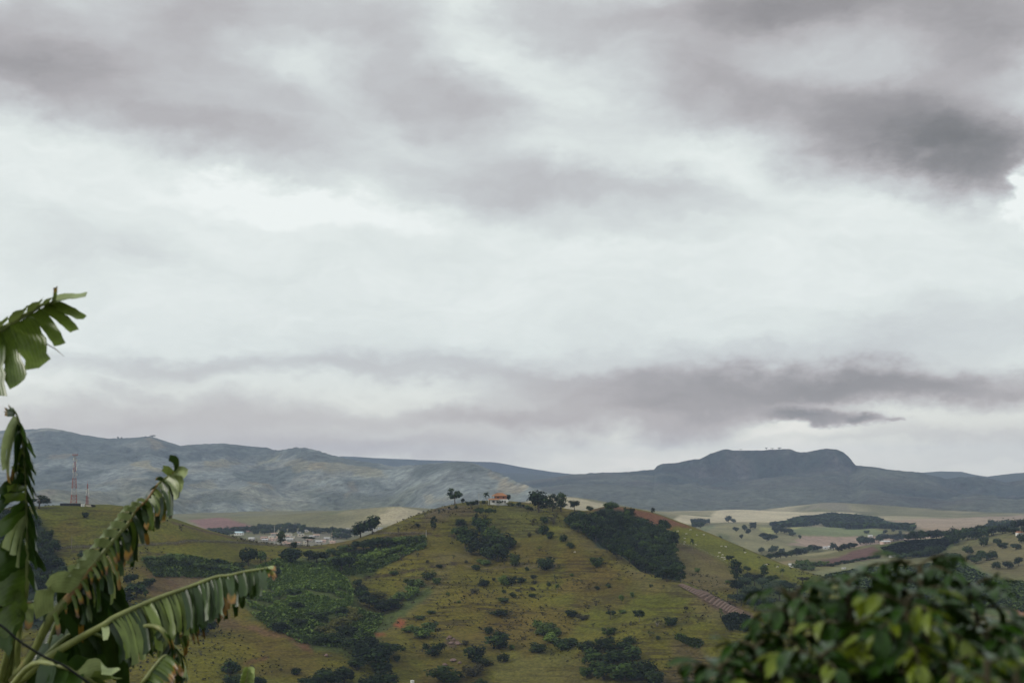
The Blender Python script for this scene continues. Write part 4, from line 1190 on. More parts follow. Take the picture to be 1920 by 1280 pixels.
# --- groups whose members nothing tells apart
G_ = [
    ('shrub', 'gully thicket below the house', 'dark bush crowded into the gully thicket below the house', 'shrub', 'dark', 'forest',
     [(864, 986, 22, 13), (862, 1008, 28, 22), (872, 1027, 34, 28), (900, 1040, 46, 34), (940, 1030, 46, 32), (934, 1052, 40, 34), (953, 1030, 26, 22), (885, 1015, 30, 24), (915, 1050, 34, 26), (925, 1032, 34, 30)]),
    ('shrub', 'lighter bushes in the gully thicket', 'lighter green bush in the middle of the gully thicket', 'shrub', 'mid', 'shrub', [(917, 1012, 32, 28), (966, 1060, 22, 24), (909, 1058, 26, 11), (922, 1008, 22, 20)]),
    ('shrub', 'small bushes on the open front slope', 'small bush scattered on the open front slope below the house', 'shrub', 'dark', 'shrub',
     [(988, 1069, 9, 8), (1048, 1065, 9, 8), (1012, 1032, 11, 9), (801, 1055, 8, 8), (874, 1055, 8, 6), (818, 1094, 15, 13), (783, 1044, 9, 9), (1000, 1084, 14, 9), (1002, 1094, 13, 7), (1029, 1098, 9, 8), (1041, 1089, 9, 12),
      (889, 1111, 18, 11), (945, 1112, 9, 10), (961, 1119, 15, 10), (997, 1119, 13, 9), (998, 1106, 10, 8), (1120, 1105, 9, 9), (945, 1127, 21, 8), (1018, 1153, 14, 8), (1141, 1101, 10, 8), (1185, 1119, 9, 11), (1167, 1149, 15, 7), (1098, 1139, 9, 7),
      (1112, 1174, 9, 8), (1219, 1192, 16, 10), (1234, 1198, 10, 8), (1287, 1142, 9, 8), (984, 1199, 15, 9), (960, 1217, 14, 10), (1220, 1100, 8, 7), (1244, 1103, 7, 7), (926, 1088, 9, 6), (970, 1108, 9, 5), (850, 1046, 9, 6), (990, 955, 8, 5), (873, 1208, 15, 9), (1072, 1080, 9, 6), (1160, 1080, 9, 6), (1090, 1092, 8, 6), (860, 1130, 9, 6), (840, 1115, 8, 6), (905, 1128, 9, 6)]),
    ('shrub', 'bright bushes in the slope hollow', 'bright green leafy bush in the hollow of the lower slope', 'shrub', 'bright', 'shrub', [(1008, 1178, 22, 18), (1020, 1190, 28, 22), (1040, 1192, 28, 20), (1034, 1204, 28, 20), (1030, 1180, 22, 16)]),
    ('shrub', 'dark bushes round the slope hollow', 'dark bush edging the bright green hollow of the lower slope', 'shrub', 'dark', 'shrub', [(1056, 1217, 42, 24), (1010, 1222, 34, 18), (1072, 1210, 26, 18)]),
    ('shrub', 'thicket at the foot of the hill', 'dark bush massed in the thicket at the foot of the slope', 'shrub', 'dark', 'forest',
     [(1100, 1224, 38, 22), (1134, 1222, 42, 26), (1170, 1218, 36, 20), (1112, 1247, 46, 30), (1152, 1247, 46, 30), (1186, 1242, 38, 30), (1132, 1272, 52, 32), (1172, 1277, 52, 34), (1206, 1272, 46, 36), (1226, 1289, 42, 32), (1180, 1206, 26, 14), (1100, 1270, 30, 20)]),
    ('shrub', 'bushes along the side gully', 'green bush in the string climbing the narrow side gully', 'shrub', 'mid', 'shrub',
     [(770, 1098, 22, 15), (775, 1114, 28, 17), (752, 1120, 26, 14), (765, 1124, 24, 14), (740, 1130, 26, 16), (786, 1100, 22, 16), (793, 1195, 34, 22), (806, 1180, 28, 16), (787, 1160, 18, 8), (808, 1150, 16, 7)]),
    ('tree', 'dark trees in the upper scrub of the shoulder', 'dark tree standing in the green scrub on the hill shoulder', 'tree', 'deep', 'round',
     [(578, 1050, 28, 18), (594, 1056, 36, 22), (640, 1072, 44, 28), (655, 1066, 34, 22), (682, 1034, 42, 20), (708, 1032, 42, 26), (728, 1028, 36, 22), (672, 1048, 30, 16), (696, 1030, 30, 18)]),
    ('shrub', 'green scrub on the hill shoulder', 'mid green bush in the scrub belt across the hill shoulder', 'shrub', 'mid', 'shrub',
     [(635, 1042, 26, 13), (645, 1034, 26, 13), (785, 1017, 28, 16), (765, 1014, 22, 12), (620, 1036, 22, 10), (660, 1030, 22, 11), (750, 1020, 30, 16), (770, 1026, 26, 12), (792, 1026, 20, 10), (610, 1046, 22, 12), (625, 1054, 26, 12), (648, 1048, 26, 12)]),
    ('shrub', 'bright scrub on the hill shoulder', 'bright green bush in the scrub belt across the hill shoulder', 'shrub', 'bright', 'shrub',
     [(690, 1052, 34, 17), (705, 1048, 34, 17), (722, 1042, 34, 17), (738, 1038, 30, 14), (676, 1060, 26, 14), (712, 1056, 22, 10), (700, 1060, 20, 9), (752, 1032, 26, 12)]),
    ('tree', 'dark trees in the dell', 'dark bushy tree in the dell beside the crop plot', 'tree', 'deep', 'forest',
     [(676, 1114, 24, 20), (692, 1139, 42, 24), (730, 1142, 42, 20), (680, 1122, 24, 20), (715, 1148, 30, 18), (670, 1100, 16, 14)]),
    ('shrub', 'low dark bushes in the dell', 'low dark bush among the crops of the dell', 'shrub', 'dark', 'shrub',
     [(555, 1142, 34, 16), (597, 1160, 38, 16), (524, 1184, 38, 20), (625, 1206, 42, 24), (594, 1207, 34, 20), (640, 1150, 30, 14), (560, 1170, 28, 12), (650, 1190, 36, 20), (550, 1112, 26, 10)]),
    ('shrub', 'yellow green bushes in the dell', 'yellow green bush in the lower part of the dell', 'shrub', 'yellow', 'shrub',
     [(636, 1177, 40, 24), (605, 1187, 28, 18), (660, 1165, 32, 18), (710, 1119, 26, 11), (660, 1150, 30, 14), (620, 1195, 30, 16), (648, 1185, 26, 14)]),
    ('tree', 'dark trees where the gullies meet', 'big dark tree where the gullies meet at the bottom of the dell', 'tree', 'deep', 'forest',
     [(680, 1238, 50, 38), (704, 1248, 50, 38), (727, 1230, 44, 26), (660, 1220, 38, 24), (690, 1215, 40, 24), (670, 1255, 36, 22), (715, 1262, 36, 22)]),
    ('tree', 'trees along the bottom of the field', 'dark tree in the row at the very foot of the lowest field', 'tree', 'deep', 'forest',
     [(610, 1284, 52, 28), (645, 1280, 46, 28), (720, 1287, 58, 30), (580, 1288, 40, 20), (690, 1290, 40, 24), (480, 1290, 40, 22), (440, 1292, 46, 26)]),
    ('tree', 'trees in the ravine', 'blue green tree crowding the ravine below the cattle pasture', 'tree', 'blue', 'round',
     [(1398, 1105, 28, 24), (1415, 1098, 28, 22), (1430, 1104, 28, 22), (1405, 1125, 30, 26), (1425, 1128, 32, 26), (1445, 1115, 30, 24), (1390, 1135, 26, 22), (1415, 1145, 30, 24), (1440, 1145, 32, 26), (1462, 1125, 30, 24), (1465, 1105, 26, 18), (1480, 1110, 26, 18), (1500, 1115, 26, 18), (1402, 1090, 22, 16), (1375, 1128, 18, 14)]),
    ('shrub', 'bushes along the house crest', 'small dark bush or garden tree along the fence on the house crest', 'shrub', 'dark', 'shrub',
     [(886, 946, 15, 8), (877, 947, 7, 8), (895, 945, 9, 9), (907, 944, 9, 7), (855, 953, 6, 7), (973, 949, 11, 9), (981, 951, 8, 7), (961, 948, 10, 5), (988, 953, 9, 7), (995, 956, 9, 8), (831, 957, 4, 4), (842, 953, 5, 4), (823, 959, 4, 6)]),
    ('shrub', 'scrub below the tower hill', 'green bush in the scrub band below the grassy tower hill', 'shrub', 'mid', 'shrub',
     [(290, 1062, 26, 14), (310, 1056, 28, 16), (330, 1052, 30, 16), (350, 1060, 28, 14), (372, 1064, 28, 14), (395, 1068, 26, 12), (420, 1068, 26, 12), (440, 1072, 24, 12), (300, 1080, 18, 12), (275, 1050, 18, 10), (450, 1064, 22, 12)]),
    ('tree', 'dark trees behind the low banana leaf', 'dark tree in the shaded hollow behind the banana leaves', 'tree', 'deep', 'forest',
     [(230, 1135, 40, 30), (255, 1120, 38, 28), (215, 1165, 42, 30), (265, 1150, 30, 24), (245, 1095, 30, 20), (280, 1100, 22, 16)]),
]
# words for where a small bush grows: the nearest thing one can find, and on which side of it
LANDMARKS = [('the big round dark bush', 1022, 1060), ('the bright green bush', 945, 1090), ('the small slope palm', 1045, 1106), ('the long sprawling bush', 937, 1148), ('the dark half round bush', 1071, 1150),
             ('the round headed small tree', 1165, 1124), ('the pale trunked tree', 1199, 1158), ('the gully thicket', 905, 1045), ('the hollow of bright bushes', 1025, 1192), ('the pinkish rocks', 848, 1202),
             ('the big dark lower bush', 934, 1203), ('the rounded spur bush', 1118, 1054), ('the narrow upright tree', 813, 985), ('the side gully bushes', 775, 1112), ('the flank bush above the ploughed steps', 1259, 1165),
             ('the bottom thicket', 1150, 1235), ('the low wide dark bush', 908, 1093), ('the pale spur edge bush', 1142, 1184)]
CREST_MARKS = [('the tall palm', 912, 940), ('the orange roofed house', 936, 940), ('the tall round-headed crest tree', 853, 940), ('the dense crest clump', 1020, 950), ('the lollipop shaped tree', 868, 941)]
USED_LABELS = set()
def place_label(what, px, py, w, h, marks):
    cands = sorted(marks, key=lambda m: (m[1] - px) ** 2 + ((m[2] - py) * 1.4) ** 2)
    size = 'tiny' if w < 9 else ('low wide' if w > 1.55 * h else ('upright' if h > w else 'small'))
    for (nm, x, y) in cands[:3]:
        dx, dy = px - x, (py - y) * 1.4
        side = ('below' if dy > 0 else 'above') if abs(dy) > abs(dx) else ('to the right of' if dx > 0 else 'to the left of')
        dist = math.hypot(dx, dy); far = 'close' if dist < 22 else ('just' if dist < 45 else 'well')
        lab = f'{size} {what} {far} {side} {nm}'
        if lab not in USED_LABELS:
            USED_LABELS.add(lab)
            return lab
    return None


for (nm, grp, lab, cat, leaf, kind, lst) in G_:
    nm = {'tree': 'bushy_tree'}.get(nm, nm)
    for (px, py, w, h) in lst:
        l2 = lab
        if 'open front slope' in grp: l2 = place_label('bush', px, py, w, h, LANDMARKS) or lab
        if 'house crest' in grp: l2 = place_label('dark crest bush', px, py, w, h, CREST_MARKS) or lab
        open_ = 'open front slope' in grp
        put(nm, px, py, w, h, random.choice(('shrub', 'sprawl', 'shrub', 'thin')) if open_ else kind, random.choice(('dark', 'mid', 'mid', 'brown')) if open_ else leaf, l2, cat, grp)

# --- the dark wood on the back slope of the ravine, tree by tree
def scatter_px(poly, n, mind, seed):
    r = random.Random(seed); out = []
    xs_, ys_ = [p[0] for p in poly], [p[1] for p in poly]
    for _ in range(20000):
        if len(out) >= n: break
        x, y = r.uniform(min(xs_), max(xs_)), r.uniform(min(ys_), max(ys_))
        if in_poly(np.array([x]), np.array([y]), poly)[0] and all((x - a) ** 2 + ((y - b) * 1.6) ** 2 > mind ** 2 for a, b in out):
            out.append((x, y))
    return out


WOOD = [(1062, 985), (1078, 984), (1105, 978), (1130, 972), (1150, 970), (1170, 976), (1198, 987), (1230, 1001), (1250, 1010), (1258, 1020), (1264, 1050), (1281, 1092), (1268, 1093), (1230, 1080), (1180, 1054), (1150, 1040), (1120, 1016), (1090, 998)]
for k, (x, y) in enumerate(scatter_px(WOOD, 120, 9.5, 5)):
    put('wood_tree', x, y + 3, random.uniform(19, 33), random.uniform(17, 31), random.choice(['forest', 'forest', 'round', 'tall']), random.choice(['deep', 'deep', 'dark', 'dark']),
        'dark tree packed into the wood that fills the ravine beside the house hill', 'tree', 'trees of the dark wood')
for (x, y, w, h, lf, lab) in [(1146, 964, 30, 24, 'dark', 'tallest tree on the top edge of the dark wood'), (1246, 1004, 26, 30, 'deep', 'tall tree at the pasture end of the dark wood'),
                              (1106, 962, 16, 14, 'dark', 'small tree poking above the wood next to the bare soil'), (1194, 1064, 20, 16, 'brown', 'pale crowned tree at the lower edge of the dark wood')]:
    put('wood_tree', x, y, w, h, 'round', lf, lab, 'tree', 'trees of the dark wood')
# --- dark plantation at the foot of the tower hill
ORCH = [(30, 962), (62, 968), (95, 1012), (128, 1082), (148, 1160), (40, 1160), (-20, 1160), (-20, 965)]
for (x, y) in scatter_px(ORCH, 95, 11, 8):
    put('plantation_tree', x, y + 4, random.uniform(17, 25), random.uniform(15, 22), 'forest', random.choice(['deep', 'dark', 'deep']),
        'dark tree of the plantation behind the upright banana leaf', 'tree', 'trees of the plantation under the tower hill')
palm(912, 944, 14, 22, 'tall palm tree beside the orange roofed house')
palm(1271, 1017, 9, 14, 'palm tree on the cattle pasture next to the dark wood')
palm(1298, 1031, 10, 22, 'taller palm tree standing free on the cattle pasture')
palm(1045, 1112, 13, 18, 'small palm standing on the open front slope')
palm(1467, 1079, 13, 13, 'small palm near the far end of the cattle pasture')

# --- crops in the dell and on little plots: beyond counting
def crop(name, ter, polys, n, size, leaf, label, cat='crops', tall=1.0, seed=1, aspect=.35):
    r = np.random.default_rng(seed); pts = []
    for poly in polys:
        P_ = XYs(poly, ter)
        xs_, ys_ = [p[0] for p in P_], [p[1] for p in P_]
        k = 0
        while k < n // len(polys):
            x, y = r.uniform(min(xs_), max(xs_), 4000), r.uniform(min(ys_), max(ys_), 4000)
            ok = in_poly(x, y, P_)
            take = min(ok.sum(), n // len(polys) - k)
            if ok.sum() == 0: break
            pts.append(np.stack([x[ok][:take], y[ok][:take]], 1)); k += take
    pts = np.concatenate(pts)
    dens = fbm(pts[:, 0], pts[:, 1], 18, 3, .55, 200 + seed)
    pts = pts[dens > -.42]
    m = len(pts)
    z = np.array([ter.height(x, y) for x, y in pts])
    V, Cc = [], []
    per = 3
    base = np.c_[pts, z]
    for k in range(per):
        a = r.random(m) * 6.28; s = size * (.6 + .8 * r.random(m))
        d = np.stack([np.cos(a), np.sin(a), np.zeros(m)], 1); q = np.stack([-np.sin(a), np.cos(a), np.zeros(m)], 1)
        h = (s * tall)[:, None] * np.array((0, 0, 1.0))
        sv = s[:, None]
        b0 = base + d * sv * .05
        V.append(np.stack([b0, b0 + d * sv * .45 + q * sv * aspect + h * .8, b0 + d * sv * 1.0 + h * .95, b0 + d * sv * .45 - q * sv * aspect + h * .8], 1))
        t_ = np.clip(.5 + .3 * r.normal(size=m), 0, 1); Cc.append(np.repeat(t_[:, None], 4, 1))
    V = np.concatenate(V).reshape(-1, 3); Cc = np.concatenate(Cc).reshape(-1)
    me = np_mesh(name, V, np.arange(len(V)).reshape(-1, 4), LEAF[leaf], False, np.stack([Cc] * 3, 1))
    return tag(link(name, me), label, cat, None, 'stuff')


DELL = [(478, 1066), (520, 1050), (560, 1056), (620, 1066), (646, 1084), (664, 1108), (658, 1140), (600, 1156), (540, 1150), (470, 1140), (452, 1120), (490, 1090)]
crop('crop_plants', near, [DELL], 6500, 1.25, 'crop', 'dense green crop of tall leafy plants filling the dell', tall=1.5, seed=3)
crop('undergrowth', near, [[(540, 1145), (660, 1140), (720, 1150), (700, 1200), (640, 1215), (560, 1205), (500, 1176), (470, 1150)], [(640, 1040), (720, 1018), (800, 1012), (795, 1030), (720, 1062), (650, 1078), (590, 1060)]], 4200, 1.4, 'crop',
     'tangled green undergrowth below and above the crop plot', 'undergrowth', 1.0, 4)
crop('scrub_growth', near, [[(265, 1052), (330, 1040), (420, 1052), (470, 1074), (400, 1082), (290, 1082)]], 1700, 1.3, 'crop', 'low green growth in the scrub band under the tower hill', 'undergrowth', 1.0, 5)
crop('crop_plot', near, [[(1352, 1160), (1375, 1152), (1405, 1158), (1402, 1186), (1365, 1182)]], 500, 1.1, 'blue', 'small plot of grey green crops at the edge of the coffee bush', 'crops', 1.4, 6)
crop('weeds', near, [[(1270, 1188), (1300, 1196), (1322, 1206), (1310, 1216), (1265, 1198)]], 260, 1.0, 'bright', 'strip of green weeds on the lower flank of the hill', 'weeds', 1.0, 7)
# tussocks: dark specks all over the pasture
r_ = np.random.default_rng(31)
tx, ty = [], []
aa, dd = r_.uniform(R(-20.5), R(17), 16000), r_.uniform(700, 1075, 16000)
tx, ty = np.sin(aa) * dd, np.cos(aa) * dd
ok = (fbm(tx, ty, 45, 3, .55, 301) > .05)
tx, ty = tx[ok], ty[ok]
tz = np.array([near.height(x, y) for x, y in zip(tx, ty)])
lob = []
V, Cc = [], []
for k in range(4):
    m = len(tx); a = r_.random(m) * 6.28; s = .35 + 1.05 * r_.random(m) ** 3
    d = np.stack([np.cos(a), np.sin(a), np.zeros(m)], 1); q = np.stack([-np.sin(a), np.cos(a), np.zeros(m)], 1); b0 = np.c_[tx, ty, tz]; sv = s[:, None]
    up = np.array((0, 0, 1.0))
    V.append(np.stack([b0, b0 + d * sv * .5 + q * sv * .5 + up * sv * .7, b0 + d * sv + up * sv * .8, b0 + d * sv * .5 - q * sv * .5 + up * sv * .7], 1)); Cc.append(np.repeat(r_.random(m)[:, None], 4, 1))
V = np.concatenate(V).reshape(-1, 3); Cc = np.concatenate(Cc).reshape(-1)
tag(link('tussocks', np_mesh('tussocks', V, np.arange(len(V)).reshape(-1, 4), LEAF['brown'], False, np.stack([Cc] * 3, 1))), 'scattered grass tussocks and weeds over the pasture of the hills', 'grass', None, 'stuff')
# ----------------------------------------------------------------- things built on the hills and in the valley
WHITE = plain('white_wall', (.72, .70, .66), .8, .2, .1, 1.0)
TOWNW = plain('town_wall', (.43, .40, .37), .8, .2, .15, .6)
CREAM = plain('cream_wall', (.62, .54, .42), .8, .2, .1, 1.0)
PINKW = plain('pink_wall', (.60, .43, .36), .8, .2, .1, 1.0)
BRICKW = plain('brick_wall', (.36, .15, .085), .9, .1, .2, 2.0)
GREYW = plain('grey_wall', (.42, .42, .43), .8, .2, .12, 1.0)
TILE = plain('clay_tile', (.38, .185, .095), .85, .1, .25, 3.0)
TILEP = plain('faded_tile', (.40, .27, .21), .9, .1, .2, 1.0)
ROOFGREY = plain('grey_roof', (.50, .49, .49), .6, .3, .15, .6)
ROOFBLUE = plain('pale_blue_roof', (.42, .55, .60), .5, .3, .1, .6)
GLASS = plain('dark_window', (.020, .024, .028), .15, .5)
WOOD = plain('dark_wood', (.09, .055, .035), .8, .2, .2, 4.0)
POSTW = plain('weathered_post', (.17, .145, .12), .9, .1, .25, 5.0)
CONCRETE = plain('concrete', (.40, .39, .37), .9, .15, .15, 3.0)
METAL = plain('galvanised_metal', (.45, .45, .46), .45, .5)
BLACKM = plain('black_sheet', (.018, .020, .022), .7, .2, .2, 2.0)
ROCK = plain('pinkish_rock', (.20, .135, .115), .95, .1, .4, 1.2)
COWW = plain('white_hide', (.56, .52, .45), .9, .1, .08, 3.0)
COWD = plain('dark_hide', (.045, .030, .022), .9, .1, .2, 3.0)

# --- the house on the hilltop
p, D = near.at(936, 946)
hx, hy, hz_ = p.x, p.y + 3.0, near.height(p.x, p.y + 3.0)
H0 = empty('hilltop_house', (hx, hy, hz_), R(-4))
tag(H0, 'white two storey house with orange tiled roofs on the very top of the hill', 'house')
MB().box((0, 0, 1.2), (13.0, 8.0, 4.4)).build('ground_floor_wall', WHITE, H0)
MB().box((1.2, .4, 4.6), (8.6, 6.4, 2.4)).build('upper_wall', BRICKW, H0)
def hip(cx, cy, z, lx, ly, h, ridge):
    m = MB(); a, b = lx / 2, ly / 2
    m.poly([(cx - a, cy - b, z), (cx + a, cy - b, z), (cx + a, cy + b, z), (cx - a, cy + b, z), (cx - ridge / 2, cy, z + h), (cx + ridge / 2, cy, z + h),
            (cx - a, cy - b, z - .18), (cx + a, cy - b, z - .18), (cx + a, cy + b, z - .18), (cx - a, cy + b, z - .18)],
           [(0, 1, 5, 4), (1, 2, 5), (2, 3, 4, 5), (3, 0, 4), (6, 7, 1, 0), (7, 8, 2, 1), (8, 9, 3, 2), (9, 6, 0, 3), (9, 8, 7, 6)])
    return m
rf = hip(.3, .2, 5.9, 11.6, 8.4, 2.1, 4.0).build('roof', TILE, H0)
for k in range(14):
    x = -4.6 + k * .75
    MB().tube([(x + .3, -4.02, 5.95), (x * .42 + .3, -.1, 7.95)], .07, 4).build('tile_ridge', TILE, rf)
m = MB().poly([(-7.6, -6.3, 3.15), (.6, -6.3, 3.15), (.6, -3.9, 3.95), (-7.6, -3.9, 3.95), (-7.6, -6.3, 3.0), (.6, -6.3, 3.0), (.6, -3.9, 3.8), (-7.6, -3.9, 3.8)],
               [(0, 1, 2, 3), (7, 6, 5, 4), (4, 5, 1, 0), (5, 6, 2, 1), (6, 7, 3, 2), (7, 4, 0, 3)])
m.build('veranda_roof', TILE, H0)
m = MB().poly([(-8.4, -3.9, 3.3), (-6.5, -3.9, 3.9), (-6.5, 3.9, 3.9), (-8.4, 3.9, 3.3), (-8.4, -3.9, 3.15), (-6.5, -3.9, 3.75), (-6.5, 3.9, 3.75), (-8.4, 3.9, 3.15)],
              [(0, 1, 2, 3), (7, 6, 5, 4), (4, 5, 1, 0), (5, 6, 2, 1), (6, 7, 3, 2), (7, 4, 0, 3)])
m.build('side_roof', TILE, H0)
for x in (-7.4, -4.8, -2.2, .4): MB().box((x, -6.15, 1.0), (.22, .22, 4.0)).build('veranda_post', WHITE, H0)
for x in (-5.0, -3.2): MB().box((x, -3.4, 4.7), (.2, .2, 2.4)).build('balcony_post', WOOD, H0)
m = MB()
for k in range(8): m.box((-5.0 + k * .3, -3.4, 4.2), (.06, .06, .9))
m.box((-3.95, -3.4, 4.68), (2.3, .08, .08)); m.build('balcony_rail', WOOD, H0)
for (x, z, w, h) in ((-4.2, 1.7, 2.2, 1.2), (2.9, 1.9, 1.0, 1.3), (4.6, 1.6, 1.0, 1.9), (-.6, 4.7, 1.4, 1.1), (3.4, 4.7, 1.1, 1.1)):
    y = -4.06 if z < 3 else -2.86
    fr = MB().box((x, y, z), (w, .12, h)).build('window' if x != 4.6 else 'door', WOOD, H0)
    MB().box((x, y - .08, z), (w - .24, .06, h - .24)).build('pane', GLASS, fr)
put('garden_tree', 951, 944, 16, 17, 'round', 'deep', 'dark round tree right behind the corner of the orange roofed house', 'tree')
put('garden_tree', 936, 947, 11, 10, 'open', 'dark', 'dark small tree in front of the white wall of the house', 'tree')
put('garden_bush', 955, 948, 12, 8, 'shrub', 'yellow', 'yellow green bush beside the white wall of the house', 'shrub')

# --- wire fences
def fence(line, step, label, h=1.5, mat=POSTW, ter=near):
    P_ = XYs(line, ter); pts = []
    for (x1, y1), (x2, y2) in zip(P_[:-1], P_[1:]):
        n = max(1, int(math.hypot(x2 - x1, y2 - y1) / step))
        pts += [(x1 + (x2 - x1) * k / n, y1 + (y2 - y1) * k / n) for k in range(n)]
    pts.append(P_[-1])
    z = [ter.height(*q) for q in pts]
    e = empty('wire_fence', (pts[0][0], pts[0][1], z[0]))
    me = MB().tube([(0, 0, -.4), (0, 0, h)], [.10, .085], 5).mesh('post', mat)
    for (x, y), zz in zip(pts, z):
        link('post', me, e, (x - pts[0][0], y - pts[0][1], zz - z[0]))
    w = MB()
    for hh in (.5, .95, 1.35): w.tube([(x - pts[0][0], y - pts[0][1], zz - z[0] + hh * h / 1.5) for (x, y), zz in zip(pts, z)], .012, 3, False)
    w.build('wire', METAL, e)
    tag(e, label, 'fence')


fence([(780, 974), (830, 958), (870, 951), (905, 948), (935, 947), (970, 950), (1000, 956)], 4.0, 'wire fence on wooden posts along the crest in front of the house')
fence([(95, 1030), (200, 1026), (330, 1020), (430, 1017), (560, 1026)], 6.0, 'wire fence crossing the grassy slope below the radio tower')
fence([(1262, 1015), (1310, 1030), (1368, 1058)], 5.0, 'wire fence between the cattle pasture and the tan slope')
fence([(700, 1003), (760, 1000), (800, 1003)], 6.0, 'wire fence along the terraced shoulder of the hill', 1.4)

# --- poles
def pole(px, py, top, label, ter=near, cross=True, mat=CONCRETE):
    p, D = ter.at(px, py); h = (py - top) * D / F
    e = empty('utility_pole', p)
    MB().tube([(0, 0, -.3), (0, 0, h)], [.20, .13], 7).build('pole', mat, e)
    if cross:
        c = MB().box((0, 0, h - .8), (1.9, .12, .14)).build('crossarm', WOOD, e)
        for x in (-.8, 0, .8): MB().tube([(x, 0, h - .73), (x, 0, h - .5)], .05, 5).build('insulator', WHITE, c)
    tag(e, label, 'utility pole')


pole(514, 1019, 985, 'tall pale pole in the saddle in front of the town')
pole(898, 946, 925, 'thin pole on the crest between the tall round-headed tree and the palm')
pole(799, 1008, 993, 'thin pole at the scrub edge of the hill shoulder', near, False)
pole(521, 1020, 996, 'short white pole next to the upright saddle tree', near, False, WHITE)
pole(134, 1030, 1005, 'thin pole standing by the track under the tower hill', near, False, POSTW)

# --- radio tower with red and white bands
def band_mat():
    m, t, b = new_mat('red_white_bands')
    co = t.nodes.new('ShaderNodeTexCoord').outputs['Object']
    sp = t.nodes.new('ShaderNodeSeparateXYZ'); t.links.new(co, sp.inputs[0])
    w = t.nodes.new('ShaderNodeMath'); w.operation = 'MULTIPLY'; w.inputs[1].default_value = 1 / 11.0; t.links.new(sp.outputs[2], w.inputs[0])
    f = t.nodes.new('ShaderNodeMath'); f.operation = 'FRACT'; t.links.new(w.outputs[0], f.inputs[0])
    g_ = t.nodes.new('ShaderNodeMath'); g_.operation = 'LESS_THAN'; g_.inputs[1].default_value = .62; t.links.new(f.outputs[0], g_.inputs[0])
    t.links.new(tmix(t, g_.outputs[0], (.42, .38, .36), (.30, .070, .045)), b.inputs['Base Color'])
    b.inputs['Roughness'].default_value = .6
    return m


BAND = band_mat()
REDM = plain('red_paint', (.32, .08, .05), .6, .3)


def lattice_tower(px, py, top, wb, wt, label, name, dishes, nlev):
    p, D = near.at(px, py); h = (py - top) * D / F
    e = empty(name, p, R(20))
    r = random.Random(px)
    def corner(k, t):
        s = (wb + (wt - wb) * min(1, t * 1.25)) / 2
        return Vector(((-s, s, s, -s)[k], (-s, -s, s, s)[k], t * h))
    for k in range(4):
        MB().tube([corner(k, 0) - Vector((0, 0, .5)), corner(k, .5), corner(k, .8), corner(k, .97)], [.17, .14, .12, .10], 5).build('leg', BAND, e)
    br = MB()
    for i in range(nlev):
        t0, t1 = i / nlev * .97, (i + 1) / nlev * .97
        for k in range(4):
            a, b, c, d = corner(k, t0), corner((k + 1) % 4, t0), corner(k, t1), corner((k + 1) % 4, t1)
            br.tube([a, d], .065, 4); br.tube([b, c], .065, 4); br.tube([c, d], .065, 4)
    br.build('bracing', BAND, e)
    if dishes:
        pf = MB().box((0, 0, h * .975), (3.3, 3.3, .35)); pf.build('platform', REDM, e)
        rl = MB()
        for s in (-1.6, 1.6):
            rl.box((s, 0, h * .975 + .9), (.12, 3.3, .12)); rl.box((0, s, h * .975 + .9), (3.3, .12, .12))
            for q in (-1.6, 0, 1.6): rl.box((s, q, h * .975 + .5), (.1, .1, .9)); rl.box((q, s, h * .975 + .5), (.1, .1, .9))
        rl.build('railing', REDM, e)
        for q in (-.7, .1, .8): MB().tube([(q, 0, h * .97), (q, 0, h * 1.04)], .06, 5).build('whip_antenna', METAL, e)
    for (t, side, kind) in dishes or [(.55, 1, 'panel'), (.62, -1, 'panel'), (.5, -1, 'dish'), (.70, 1, 'panel'), (.45, 1, 'dish')]:
        s = (wb + (wt - wb) * min(1, t * 1.25)) / 2 + .35
        if kind == 'panel': MB().box((side * s, -s * .6, t * h), (.5, .3, 1.9)).build('panel_antenna', WHITE, e)
        else:
            d = MB(); n = 10
            ring = [(side * s + .75 * math.cos(q * 6.283 / n), -s - .35, t * h + .75 * math.sin(q * 6.283 / n)) for q in range(n)]
            d.poly(ring + [(side * s, -s + .1, t * h)], [(q, (q + 1) % n, n) for q in range(n)] + [tuple(range(n))])
            d.build('dish_antenna', METAL, e)
    if not dishes: MB().tube([(0, 0, h * .9), (0, 0, h * 1.12)], .07, 5).build('spike', REDM, e)
    tag(e, label, 'radio tower')


lattice_tower(138, 946, 856, 4.0, 1.1, 'tall red and white lattice radio tower on the grassy hill', 'radio_tower',
              [(.88, 1, 'dish'), (.80, -1, 'panel'), (.84, 1, 'panel'), (.72, 1, 'panel'), (.66, -1, 'panel'), (.60, 1, 'dish'), (.90, -1, 'panel'), (.76, -1, 'dish'), (.70, 1, 'panel')], 17)
lattice_tower(163, 947, 908, 1.5, .5, 'short thin lattice mast with pale antennas beside the tall radio tower', 'radio_mast', None, 10)
p, D = near.at(133, 948)
e = empty('compound_fence', p); tag(e, 'black screen fence round the foot of the radio tower', 'fence')
for k in range(7): MB().box((-6.2 + k * 2.05, 0, .75), (1.98, .08, 1.9)).build('panel', BLACKM, e)
for k in range(8): MB().tube([(-7.25 + k * 2.05, .08, -.3), (-7.25 + k * 2.05, .08, 1.8)], .07, 5).build('post', POSTW, e)
p, D = near.at(155, 949)
e = empty('equipment_hut', p); tag(e, 'small white equipment hut beside the black screen fence', 'hut')
MB().box((0, 0, .8), (2.0, 1.8, 1.9)).build('wall', WHITE, e)
MB().box((0, 0, 1.83), (2.3, 2.1, .14)).build('roof', ROOFGREY, e)
MB().box((.3, -.92, .6), (.7, .06, 1.5)).build('door', GREYW, e)
p, D = near.at(167, 949)
e = empty('equipment_shed', p); tag(e, 'low grey roofed shed at the foot of the thin lattice mast', 'shed')
